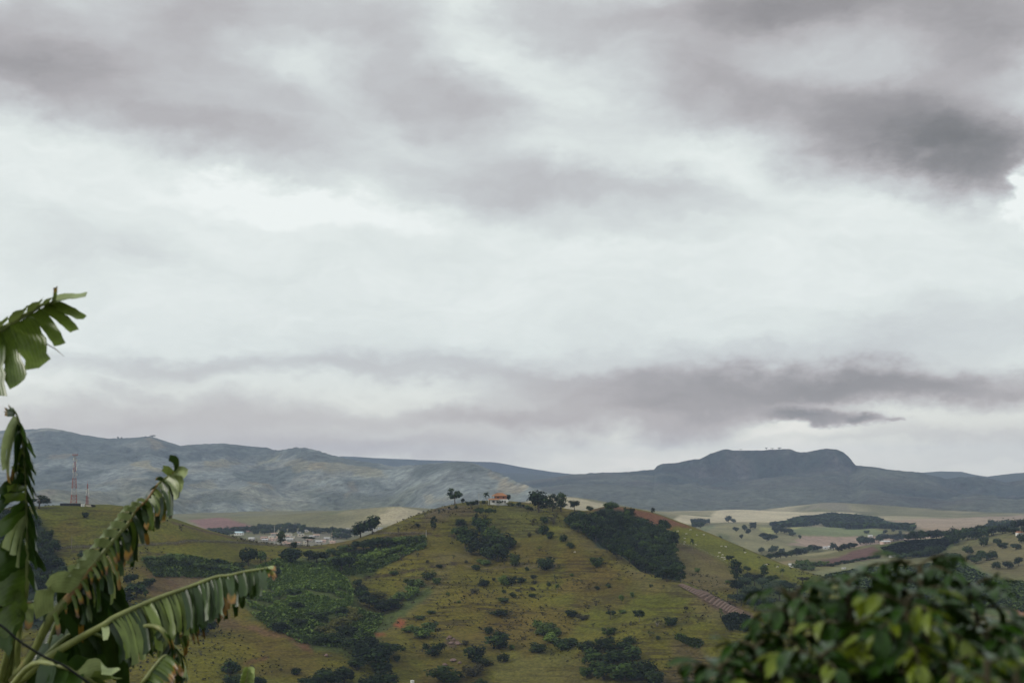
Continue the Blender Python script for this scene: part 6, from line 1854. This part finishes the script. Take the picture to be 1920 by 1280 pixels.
# leaf B: upright
D = 10.0
LB = add_leaf([(12, 1275, 10.4), (28, 1200, 10.3), (40, 1150, 10.2), (50, 1100, D), (51, 1030, D), (50, 980, D), (48, 920, D), (47, 880, D), (43, 830, D), (38, 800, D), (31, 777, D), (23, 764, D)], [8, 7, 6, 4.2, 3.6, 3.3, 3, 2.8, 2.5, 2.2, 1.7, 1], .05, .35, 'upright leaf with a fringe of short dark strips')
LB['tan'] = Vector((0, 0, 1))
for (y0, x1, y1, w) in [(795, 53, 833, 17), (815, 66, 855, 17), (833, 60, 870, 18), (850, 67, 887, 20), (870, 64, 903, 18), (886, 63, 933, 20), (902, 68, 928, 9), (922, 70, 968, 22), (945, 70, 1010, 26), (972, 70, 1040, 28), (1000, 68, 1062, 28), (1035, 84, 1063, 24), (1060, 70, 1110, 28)]:
    x0 = np.interp(y0, [764, 800, 830, 880, 920, 980, 1030, 1100], [23, 38, 43, 47, 48, 50, 51, 50])
    add_strip(LB, (x0, y0, D), (x1, y1, D - .2), w, (3, -4), .1, rb.uniform(.05, .25), 7, .3, .3, .2)
for (y0, x1, y1, w, bd, dr, tn, tw) in [(772, 8, 764, 8, (-2, 4), .6, .2, .4), (775, 8, 774, 9, (0, 4), .5, .1, .3), (770, 15, 757, 7, (-2, 2), .9, .3, .2), (782, 10, 880, 16, (-22, 6), .35, .95, 1.2), (790, 18, 905, 14, (-18, 6), .55, .95, .8), (800, 28, 880, 24, (-6, -2), .2, .1, .2), (815, 30, 900, 22, (-5, 0), .2, .1, 0),
                                        (840, 22, 900, 12, (-6, 0), .8, .7, .5), (855, 33, 915, 20, (-4, 0), .1, .12, 0), (880, 24, 880, 16, (2, -5), .0, .75, .2), (895, -4, 930, 26, (8, -14), .0, .1, .2), (905, -4, 955, 22, (8, -14), .1, .08, .2), (915, 14, 916, 14, (4, -4), 0, .7, 0), (932, 6, 936, 18, (6, -6), .0, .6, 0), (945, 20, 962, 20, (4, -4), 0, .3, 0),
                                        (958, -10, 1000, 30, (10, -10), .1, .4, .2), (965, 24, 1042, 14, (-8, 0), .25, .95, 1.0), (975, 33, 1066, 10, (-6, 0), .3, .95, .6), (960, 10, 1030, 16, (-12, -6), .3, .9, 1.1), (990, -5, 1050, 34, (2, -16), .1, .3, .3),
                                        (1040, -25, 1075, 62, (0, -10), 0, .2, .2), (1085, -30, 1130, 66, (0, -14), 0, .45, .5), (1120, -20, 1190, 60, (4, -10), .05, .5, .6), (1145, 5, 1215, 46, (-6, -6), .1, .3, .4)]:  # broad lower strips: sheen put in as a lighter tone
    x0 = np.interp(y0, [764, 800, 830, 880, 920, 980, 1030, 1100, 1150], [23, 38, 43, 47, 48, 50, 51, 50, 40])
    add_strip(LB, (x0, y0, D), (x1, y1, D - .15), w, bd, dr, tn, 8, tw, .3, .35)
LS = add_leaf([(50, 1180, 10.1), (54, 1150, 10.1), (53, 1128, 10.1)], [4, 5, 5.5], .9, .5, 'short dried leaf stub', 8); LS['tan'] = Vector((1, 0, 0))
add_strip(LS, (53, 1126, 10.1), (72, 1129, 10.0), 9, (2, -3), .7, .9, 6)
add_strip(LS, (56, 1130, 10.05), (52, 1178, 10), 16, (4, 0), .8, .8, 6)
for ctrl, tn in (([(2, 1275, 10.4), (12, 1230, 10.3), (24, 1185, 10.2), (28, 1140, 10.1)], .8), ([(30, 1277, 10.3), (32, 1240, 10.3), (34, 1205, 10.2), (40, 1160, 10.15)], .7)):
    add_leaf(ctrl, [7, 6, 5, 4], .1, tn, None, 12)

# leaf C: tall diagonal leaf, bands curled over on the upper side, rags hanging below
D = 10.0
CM = [(22, 1277, 10.3), (62, 1222, 10.2), (95, 1157, D), (127, 1122, D), (146, 1100, D), (167, 1069, D), (180, 1054, D), (202, 1026, D), (220, 1004, D), (242, 979, D), (256, 954, D), (270, 942, D), (280, 931, D), (292, 912, D), (304, 900, D), (319, 890, D), (331, 881, D)]
LC_ = add_leaf(CM, [7, 7, 8, 8, 7, 6, 5, 4.5, 4, 3.5, 3, 2.6, 2.4, 2, 1.8, 1.5, 1.1], .75, .75, 'tall diagonal leaf with pale curled bands and hanging rags', 40)
LC_['tan'] = (W3((331, 881, D)) - W3((127, 1122, D))).normalized()
cx_ = [c[0] for c in CM[2:]]; cy_ = [c[1] for c in CM[2:]]
def on_c(t): q = t * (len(cx_) - 1); i = min(int(q), len(cx_) - 2); f = q - i; return cx_[i] * (1 - f) + cx_[i + 1] * f, cy_[i] * (1 - f) + cy_[i + 1] * f
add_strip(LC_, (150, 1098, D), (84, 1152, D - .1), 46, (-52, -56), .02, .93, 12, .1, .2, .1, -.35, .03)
add_strip(LC_, (140, 1108, D + .05), (98, 1170, D), 40, (-30, -10), .0, .1, 8)
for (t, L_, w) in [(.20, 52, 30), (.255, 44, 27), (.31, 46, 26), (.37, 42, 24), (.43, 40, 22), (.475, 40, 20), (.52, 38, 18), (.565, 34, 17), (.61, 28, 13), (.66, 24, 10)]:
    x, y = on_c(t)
    add_strip(LC_, (x, y, D), (x - L_ * .92, y + L_ * .28, D - .05), w * .80, (-L_ * .22, -L_ * .50), .03, rb.uniform(.93, 1.0), 11, .1, .1, .08, -.22, .02)  # sky sheen on the curled bands, carried by the palest tone
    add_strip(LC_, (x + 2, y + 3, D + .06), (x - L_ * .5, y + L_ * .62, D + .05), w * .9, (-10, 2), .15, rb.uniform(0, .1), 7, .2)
for k in range(44):
    t = .10 + .80 * (k + rb.random() * .8) / 44
    x, y = on_c(t)
    L_ = (88 if t < .62 else 66) * rb.uniform(.45, 1.1); dx = rb.uniform(2, 24)
    add_strip(LC_, (x + 2, y + 2, D + rb.uniform(-.05, .1)), (x + dx, y + L_, D + rb.uniform(-.25, .2)), rb.uniform(7, 15), (rb.uniform(4, 14), -L_ * .12), rb.choice((.05, .1, .2, .75, .1, .4)), rb.choice((.02, .05, .1, .15, .3, .55, .8)), 8, rb.uniform(-1.2, 1.2), .4, .6)
for k in range(11):       # dried husks along the rib
    t = .02 + .62 * k / 16
    x, y = on_c(t)
    add_strip(LC_, (x + rb.uniform(-3, 3), y + 1, D - .06), (x + rb.uniform(2, 16), y + rb.uniform(18, 46), D - .12), rb.uniform(5, 9), (3, -3), 1.0, rb.uniform(.4, .9), 7, rb.uniform(-1, 1), .5, .6)
for (a, b, w, bd, tn, dr) in [((331, 881), (317, 859), 16, (12, -12), .1, .3), ((326, 884), (349, 888), 22, (4, -6), .95, .0), ((322, 888), (304, 878), 16, (-2, -6), .8, .1), ((312, 894), (331, 933), 18, (12, -10), .95, .05), ((322, 888), (339, 920), 18, (12, -8), .9, .1), ((318, 900), (335, 932), 10, (8, -6), .2, .0),
                              ((300, 903), (314, 955), 16, (12, -10), .55, .5), ((288, 918), (306, 978), 12, (16, -12), .8, .6), ((280, 930), (296, 965), 14, (10, -6), .7, .6), ((292, 912), (275, 935), 8, (-10, -4), .2, .4), ((305, 899), (290, 900), 9, (-2, -6), .1, .7)]:
    add_strip(LC_, (*a, D), (*b, D - .15), w, bd, dr, tn, 8, .2, .25, .25)
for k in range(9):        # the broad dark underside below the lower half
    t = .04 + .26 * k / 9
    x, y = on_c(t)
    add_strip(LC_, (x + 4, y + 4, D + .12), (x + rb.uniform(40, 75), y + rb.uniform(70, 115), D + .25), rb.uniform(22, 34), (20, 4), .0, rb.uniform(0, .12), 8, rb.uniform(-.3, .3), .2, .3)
add_strip(LC_, (188, 1062, D + .1), (214, 1122, D + .1), 12, (14, -2), .1, .9, 8, .9)

# leaf D: low arching leaf with hanging strips
D = 9.6
DM = [(37, 1277, 10.2), (85, 1235, 10.0), (150, 1195, 9.8), (195, 1170, D), (212, 1158, D), (250, 1140, D), (300, 1119, D), (337, 1106, D), (370, 1094, D), (405, 1081, D), (431, 1078, D), (455, 1072, D), (492, 1066, D), (503, 1064, D)]
LD = add_leaf(DM, [8, 7.5, 6, 5, 4.6, 4.2, 3.8, 3.4, 3.2, 3, 2.8, 2.5, 2.0, 1.6], .12, .95, 'low arching leaf hung with dark strips and yellow tips', 44)
LD['tan'] = (W3((492, 1066, D)) - W3((212, 1158, D))).normalized()
dx_ = [c[0] for c in DM[3:]]; dy_ = [c[1] for c in DM[3:]]
for k in range(38):
    x = 206 + (490 - 206) * k / 37
    y = np.interp(x, dx_, dy_)
    Lh = np.interp(x, [206, 230, 260, 300, 340, 385, 412, 440, 470, 490], [86, 96, 100, 92, 84, 80, 72, 58, 50, 46]) * rb.uniform(.82, 1.08)
    dry = 0.0 if x < 370 else (.15 if x < 400 else rb.choice((.15, .8, .3, .1, .7)))
    bx_ = np.interp(x, [206, 300, 360, 490], [16, 13, 5, 2])
    tone = (.75 if k % 2 else .12) if x < 350 else rb.choice((.1, .2, .35, .15))
    add_strip(LD, (x, y + 1, D), (x + bx_ * 1.6, y + Lh, D - rb.uniform(.05, .25)), np.interp(x, [206, 260, 340, 420, 490], [17, 17, 12, 16, 14]) * rb.uniform(.8, 1.15), (bx_ * .9, -Lh * .08), dry, tone, 9, rb.uniform(-.9, .9) if k % 2 else rb.uniform(-.3, .3), .5, .5)
for k in range(24):      # the far half of the blade, hanging behind
    x = 200 + (480 - 200) * k / 23
    y = np.interp(x, dx_, dy_)
    Lh = np.interp(x, [200, 250, 300, 340, 380, 415, 480], [80, 96, 92, 70, 62, 84, 44]) * rb.uniform(.8, 1.15)
    add_strip(LD, (x, y + 2, D + .05), (x + rb.uniform(0, 12), y + Lh, D + .25), np.interp(x, [200, 280, 340, 480], [22, 18, 10, 12]), (4, 0), .1 if x < 380 else .35, rb.uniform(0, .1), 8, rb.uniform(-.4, .4), .4, .6)
for (b, w, dr, tn) in [((516, 1068), 12, 1, .9), ((514, 1086), 9, 1, .8), ((505, 1084), 8, 1, .3), ((518, 1082), 5, .9, .9)]:
    add_strip(LD, (498, 1065, D), (*b, D - .1), w, (5, -5), dr, tn, 7, .6, .5, .7)
add_strip(LD, (196, 1172, D), (198, 1200, D - .1), 14, (4, -2), .05, 1.0, 6, .3)

# smaller leaves at the bottom
D = 9.2
LE = add_leaf([(170, 1330, 9.8), (240, 1310, 9.5), (268, 1278, D), (283, 1257, D), (305, 1231, D), (314, 1228, D)], [5, 4.5, 3.5, 3, 2.4, 1.5], .2, .9, 'small low leaf with rusty brown strips', 18); LE['tan'] = (W3((305, 1231, D)) - W3((268, 1278, D))).normalized()
for k in range(9):
    x = 270 + 40 * k / 8; y = np.interp(x, [268, 283, 305, 314], [1278, 1257, 1231, 1228])
    add_strip(LE, (x, y, D), (x + rb.uniform(26, 40), y + rb.uniform(24, 38), D - .1), rb.uniform(7, 10), (10, -4), rb.choice((1.0, .9, .3, .95)), rb.uniform(.2, .7), 7, rb.uniform(-.5, .5), .4, .6)
for k in range(5):
    x = 262 + 24 * k / 4; y = np.interp(x, [262, 283, 305], [1284, 1257, 1231])
    add_strip(LE, (x, y, D), (x + rb.uniform(0, 16), y + rb.uniform(26, 40), D), 10, (4, 0), .4, .1, 7)
D = 9.4
LF_ = add_leaf([(240, 1180, 9.7), (280, 1172, 9.5), (303, 1180, D), (312, 1195, D), (324, 1210, D), (335, 1222, D), (346, 1256, D), (352, 1285, D)], [4, 4, 4.5, 4.2, 3.6, 3, 2.4, 2], .35, .95, 'folded pale rib with ragged strips below the low arching leaf', 22); LF_['tan'] = Vector((.4, 0, -1)).normalized()
for k in range(12):
    t = k / 11; x = 304 + 44 * t; y = np.interp(x, [303, 312, 324, 335, 346, 352], [1180, 1195, 1210, 1222, 1256, 1285])
    add_strip(LF_, (x, y, D), (x + rb.uniform(-24, -6), y + rb.uniform(26, 50), D), rb.uniform(8, 13), (-3, -4), rb.choice((.1, .5, .8)), rb.choice((.05, .1, .8)), 7, rb.uniform(-.6, .6), .4, .5)
    add_strip(LF_, (x, y, D), (x + rb.uniform(4, 20), y + rb.uniform(24, 44), D - .1), rb.uniform(6, 10), (6, -6), rb.choice((.1, .5, .9)), rb.choice((.1, .4, .9)), 7, rb.uniform(-.6, .6), .4, .5)
LG = add_leaf([(300, 1225, 9.6), (334, 1196, 9.6), (352, 1180, 9.6), (371, 1165, 9.6), (384, 1163, 9.6)], [2.4, 2.2, 2, 1.6, 1.2], .95, .8, 'thin dried brown leaf behind the low arching leaf', 14); LG['tan'] = Vector((.7, 0, .6)).normalized()
for k in range(12):
    t = k / 11; x = 336 + 42 * t; y = np.interp(x, [334, 352, 371, 384], [1196, 1180, 1165, 1163])
    add_strip(LG, (x, y, 9.6), (x + rb.uniform(2, 14), y + rb.uniform(18, 40), 9.6), rb.uniform(3, 6), (5, -4), 1.0, rb.uniform(.2, .8), 6, rb.uniform(-.8, .8), .4, .6)
D = 9.0
LH = add_leaf([(10, 1300, 9.8), (60, 1245, 9.4), (110, 1247, D), (140, 1258, D), (165, 1271, D), (192, 1284, D)], [6, 5, 4, 3.4, 3, 2.4], .05, .9, 'bottom leaf with a bright lit edge', 20); LH['tan'] = Vector((1, 0, -.4)).normalized()
for (a, b, w, bd, dr, tn) in [((130, 1255), (156, 1230), 26, (8, -10), .0, .15), ((150, 1263), (208, 1262), 40, (30, -26), .03, .95), ((164, 1270), (220, 1272), 26, (24, -10), .05, .8), ((110, 1247), (118, 1222), 26, (0, -4), 0, .2), ((145, 1260), (130, 1290), 30, (0, 4), 0, .25), ((115, 1250), (98, 1290), 34, (0, 4), 0, .2), ((90, 1246), (80, 1290), 34, (0, 0), 0, .1), ((175, 1276), (215, 1290), 24, (8, -8), 0, .3)]:  # the lit edge is painted with the pale tones
    add_strip(LH, (*a, D), (*b, D - .15), w, bd, dr, tn, 9, .2, .2, .15)
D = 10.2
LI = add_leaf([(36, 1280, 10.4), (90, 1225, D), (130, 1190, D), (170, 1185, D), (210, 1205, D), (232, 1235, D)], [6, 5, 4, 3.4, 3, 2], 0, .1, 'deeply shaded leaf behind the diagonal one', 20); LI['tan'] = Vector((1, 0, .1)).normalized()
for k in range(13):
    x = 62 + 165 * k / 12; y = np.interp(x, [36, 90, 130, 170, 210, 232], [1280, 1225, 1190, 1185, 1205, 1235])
    add_strip(LI, (x, y, D), (x + rb.uniform(-6, 18), y + rb.uniform(60, 100), D + .1), rb.uniform(20, 30), (6, -6), .0, rb.uniform(0, .15), 8, rb.uniform(-.3, .3), .25, .3)  # shade behind the other leaves is put into near-black tones
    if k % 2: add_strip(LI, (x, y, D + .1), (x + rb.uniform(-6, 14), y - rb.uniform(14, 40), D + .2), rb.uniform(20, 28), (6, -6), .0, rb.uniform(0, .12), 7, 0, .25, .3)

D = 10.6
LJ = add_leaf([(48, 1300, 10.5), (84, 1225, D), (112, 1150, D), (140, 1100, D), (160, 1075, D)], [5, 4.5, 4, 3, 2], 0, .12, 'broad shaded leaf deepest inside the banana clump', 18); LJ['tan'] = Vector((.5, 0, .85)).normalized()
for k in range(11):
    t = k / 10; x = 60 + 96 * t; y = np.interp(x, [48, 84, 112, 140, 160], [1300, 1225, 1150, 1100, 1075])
    add_strip(LJ, (x, y, D), (x + rb.uniform(44, 74), y + rb.uniform(50, 84), D + .15), rb.uniform(24, 34), (12, -8), .0, rb.uniform(0, .2), 8, rb.uniform(-.3, .3), .2, .25)  # dark tones hold the shade inside the clump
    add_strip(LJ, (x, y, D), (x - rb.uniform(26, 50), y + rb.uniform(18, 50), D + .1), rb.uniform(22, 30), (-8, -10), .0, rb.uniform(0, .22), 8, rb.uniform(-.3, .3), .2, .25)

# thin cable in front of the stalks
cab = curve_pts([W3(q) for q in [(-260, 1060, 8.0), (-60, 1142, 8.2), (0, 1171, 8.3), (32, 1198, 8.35), (62, 1218, 8.4), (90, 1234, 8.45), (120, 1247, 8.5), (160, 1275, 8.6), (300, 1370, 9.0)]], 40)
tag(link('hanging_cable', np_mesh('hanging_cable', *(lambda q: (np.array(q.v), q.f))(MB().tube(cab, .007, 6)), BLACKM, True)), 'thin black cable crossing in front of the banana stalks', 'cable')

# young banana leaf poking up at the bottom edge
yb = at_d(452, 1400, 14.0)
YP = empty('young_banana_plant', (yb[0], yb[1], float(slope_z(np.array(yb[0]), np.array(yb[1])))))
tag(YP, 'young banana shoot whose bright leaf tip shows at the bottom edge of the field', 'banana plant')
BP_INV = Vector(YP.location); BPm = BP; BP = YP
LY = add_leaf([(452, 1560, 14), (452, 1400, 14), (456, 1310, 14), (462, 1272, 14), (466, 1252, 14)], [12, 8, 5, 3, 1.2], 0, .9, None, 18); LY['tan'] = Vector((.3, 0, 1)).normalized()
for k in range(12):
    t = k / 11; y = 1256 + 90 * t; x = np.interp(y, [1252, 1272, 1310, 1400], [466, 462, 456, 452])
    add_strip(LY, (x, y, 14), (x + 12 + 10 * t, y + 4 + 14 * t, 13.9), 12, (4, -6), .0, .9, 6, 0, .3, .2)
    add_strip(LY, (x, y, 14), (x - 12 - 10 * t, y + 8 + 14 * t, 13.9), 12, (-4, -6), .0, .8, 6, 0, .3, .2)
BP = BPm

# ----------------------------------------------------------------- foreground: coffee bush
COFFEE = broadleaf_material('coffee_leaf', (.005, .020, .002), (.028, .072, .005), (.026, .052, .008), (.20, .13, .03), (.09, .05, .02), .30, .22, .07, 26.0)
YOUNG = broadleaf_material('young_coffee_leaf', (.075, .125, .005), (.19, .235, .010), (.15, .19, .015), (.20, .16, .03), (.1, .06, .02), .35, .5, .30, 26.0)
TWIG = plain('coffee_twig', (.07, .060, .035), .8, .2, .2, 20)


def coffee_leaf(seed, mat, curl):
    r = random.Random(seed); n = 7; V, Cc, Fc = [], [], []
    for i in range(n):
        t = i / (n - 1)
        w = .21 * math.sin(math.pi * min(1, t * .94 + .03)) ** .8 + .004
        if t > .8: w *= 1 - (t - .8) * 2.6
        ang = -curl * t; x = math.sin(min(1.2, curl) * t) / max(.3, min(1.2, curl)) ; z = -curl * .42 * t * t
        for s in (-1, -.5, 0, .5, 1):
            V.append((x, s * w, z + abs(s) * w * .42 + .014 * math.sin(t * 17 + s * 3 + seed) * abs(s)))
            Cc.append((.0, .25 + .5 * r.random(), .5 + .5 * s + t * 2))
    for i in range(n - 1):
        for s in range(4): Fc.append((i * 5 + s, i * 5 + 5 + s, i * 5 + 6 + s, i * 5 + 1 + s))
    return np.array(V), np.array(Fc)[:, ::-1].copy() if False else np.array(Fc), np.array(Cc)


def coffee(name, label, stems, nleaf_parts, seed, mats, young_share, leaf_len, nbr, rad, seedlab=None):
    r = random.Random(seed)
    base = stems[0][0]
    gz = float(slope_z(np.array(base[0]), np.array(base[1])))
    E_ = empty(name, (base[0], base[1], gz - .05)); tag(E_, label, 'shrub')
    off = Vector(E_.location)
    shapes = {m_: [np_mesh('leaf', *q[:2], MATS[m_], True, q[2]) for q in [coffee_leaf(k, None, c) for k, c in enumerate((.5, .9, 1.3, .7))]] for m_ in ('old', 'new')}
    raw = [coffee_leaf(k, None, c) for k, c in enumerate((.5, .9, 1.3, .7))]
    leaves = []
    for (bs, top, radius) in stems:
        top = Vector(top); foot = Vector((bs[0], bs[1], gz))
        MB().tube([foot - off, (foot * .4 + top * .6) + Vector((.03, .02, 0)) - off, top - off], [.025, .018, .006], 7).build('stem', TWIG, E_)
        H = top.z - foot.z
        tw = MB()
        for k in range(nbr):
            q = (k + .5) / nbr; depth = q ** 1.15 * min(H * .8, 1.0)
            z = top.z - depth
            p0 = foot + (top - foot) * ((z - foot.z) / H)
            a = k * 2.39996 + r.random() * .5
            Lb = radius * (.24 + .76 * min(1, depth / .30)) * r.uniform(.8, 1.12)
            up = .75 * math.exp(-depth / .10) + .12
            d = Vector((math.cos(a), math.sin(a), 0))
            pts = [p0 + d * Lb * t + Vector((0, 0, 1)) * (up * Lb * t - .62 * Lb * t * t) for t in np.linspace(0, 1, 8)]
            tw.tube([p - off for p in pts], [.0038, .0036, .0034, .003, .0027, .0023, .002, .0015], 5)
            step = leaf_len * .34; nl = max(2, int(Lb / step))
            for j in range(nl + 1):
                t = (j + .6) / (nl + .6)
                if t < .18 or t > 1: continue
                i = min(6, int(t * 7)); f = t * 7 - i
                p = pts[i] * (1 - f) + pts[i + 1] * f; tg = (pts[i + 1] - pts[i]).normalized()
                side = tg.cross(Vector((0, 0, 1))).normalized()
                for s in (-1, 1):
                    ax = (tg * r.uniform(.25, .8) + side * s * r.uniform(.6, 1.0) + Vector((0, 0, r.uniform(-.65, .45)))).normalized()
                    new = (depth < .14 and t > .5 and r.random() < young_share * 1.5) or (depth < .30 and t > .88 and r.random() < young_share * .7)
                    leaves.append((p, ax, leaf_len * r.uniform(.7, 1.2) * (.75 if new else 1), new, r.randrange(4)))
                if j == nl:
                    leaves.append((p, (tg + Vector((0, 0, .2))).normalized(), leaf_len * r.uniform(.5, .9), r.random() < young_share, r.randrange(4)))
        tw.build('twigs', TWIG, E_)
    def basis(ax):
        upv = Vector((r.uniform(-.35, .35), r.uniform(-.35, .35), 1)); y = upv.cross(ax).normalized(); z = ax.cross(y)
        return Matrix((ax, y, z)).transposed()
    # the leaves that show largest: near the lens and on the outside towards it
    leaves.sort(key=lambda l: (l[0].length + (l[0].z < -.78 * (l[0].y / 5)) * 9))
    V, Fc, Cc = [], [], []; cnt = 0
    for k, (p, ax, L_, new, v) in enumerate(leaves):
        B = basis(ax)
        if k < nleaf_parts:
            o = link('leaf', shapes['new' if new else 'old'][v], E_)
            o.matrix_local = Matrix.Translation(p - off) @ B.to_4x4() @ Matrix.Diagonal((L_, L_, L_, 1))
        else:
            M = np.array(B) * L_; q = raw[v][0] @ M.T + np.array(p - off)
            V.append(q); Fc.append(raw[v][1] + cnt); Cc.append(raw[v][2]); cnt += len(q)
    if V:
        o = link('foliage', np_mesh('foliage', np.concatenate(V), np.concatenate(Fc), MATS['old'], True, np.concatenate(Cc)), E_)
        o['kind'] = 'stuff'
    print(name, len(leaves))


MATS = {'old': COFFEE, 'new': YOUNG}
def P3(px, py, D): return tuple(at_d(px, py, D))
def stem(px, py, D, radius, footpx=None):
    t = P3(px, py, D); f = P3(footpx or px, py, D)
    return ((f[0], f[1]), t, radius)
coffee('coffee_bush', 'big glossy dark coffee bush with yellow green tips filling the near corner',
       [stem(1725, 1056, 3.64, .33, 1680), stem(1590, 1090, 3.45, .29, 1620), stem(1650, 1082, 3.8, .30, 1660), stem(1830, 1092, 3.7, .28, 1800), stem(1490, 1108, 3.35, .27, 1560), stem(1935, 1178, 3.6, .28, 1900),
        stem(1740, 1150, 3.2, .28, 1720), stem(1420, 1205, 3.25, .26, 1520), stem(1350, 1246, 3.2, .24, 1480), stem(1300, 1290, 3.15, .20, 1450), stem(1700, 1120, 3.0, .26, 1700), stem(1540, 1225, 2.95, .26, 1600), stem(1790, 1240, 2.95, .26, 1760), stem(1600, 1170, 3.15, .27, 1620), stem(1850, 1180, 3.3, .25, 1840)], 300, 21, MATS, .55, .080, 58, .5)
coffee('young_coffee_bush', 'paler young coffee bush with narrow bright leaves below the big glossy one', [stem(1850, 1236, 2.75, .15), stem(1785, 1262, 2.7, .14, 1800), stem(1905, 1246, 2.8, .15, 1880)], 120, 5, MATS, .75, .048, 26, .3)
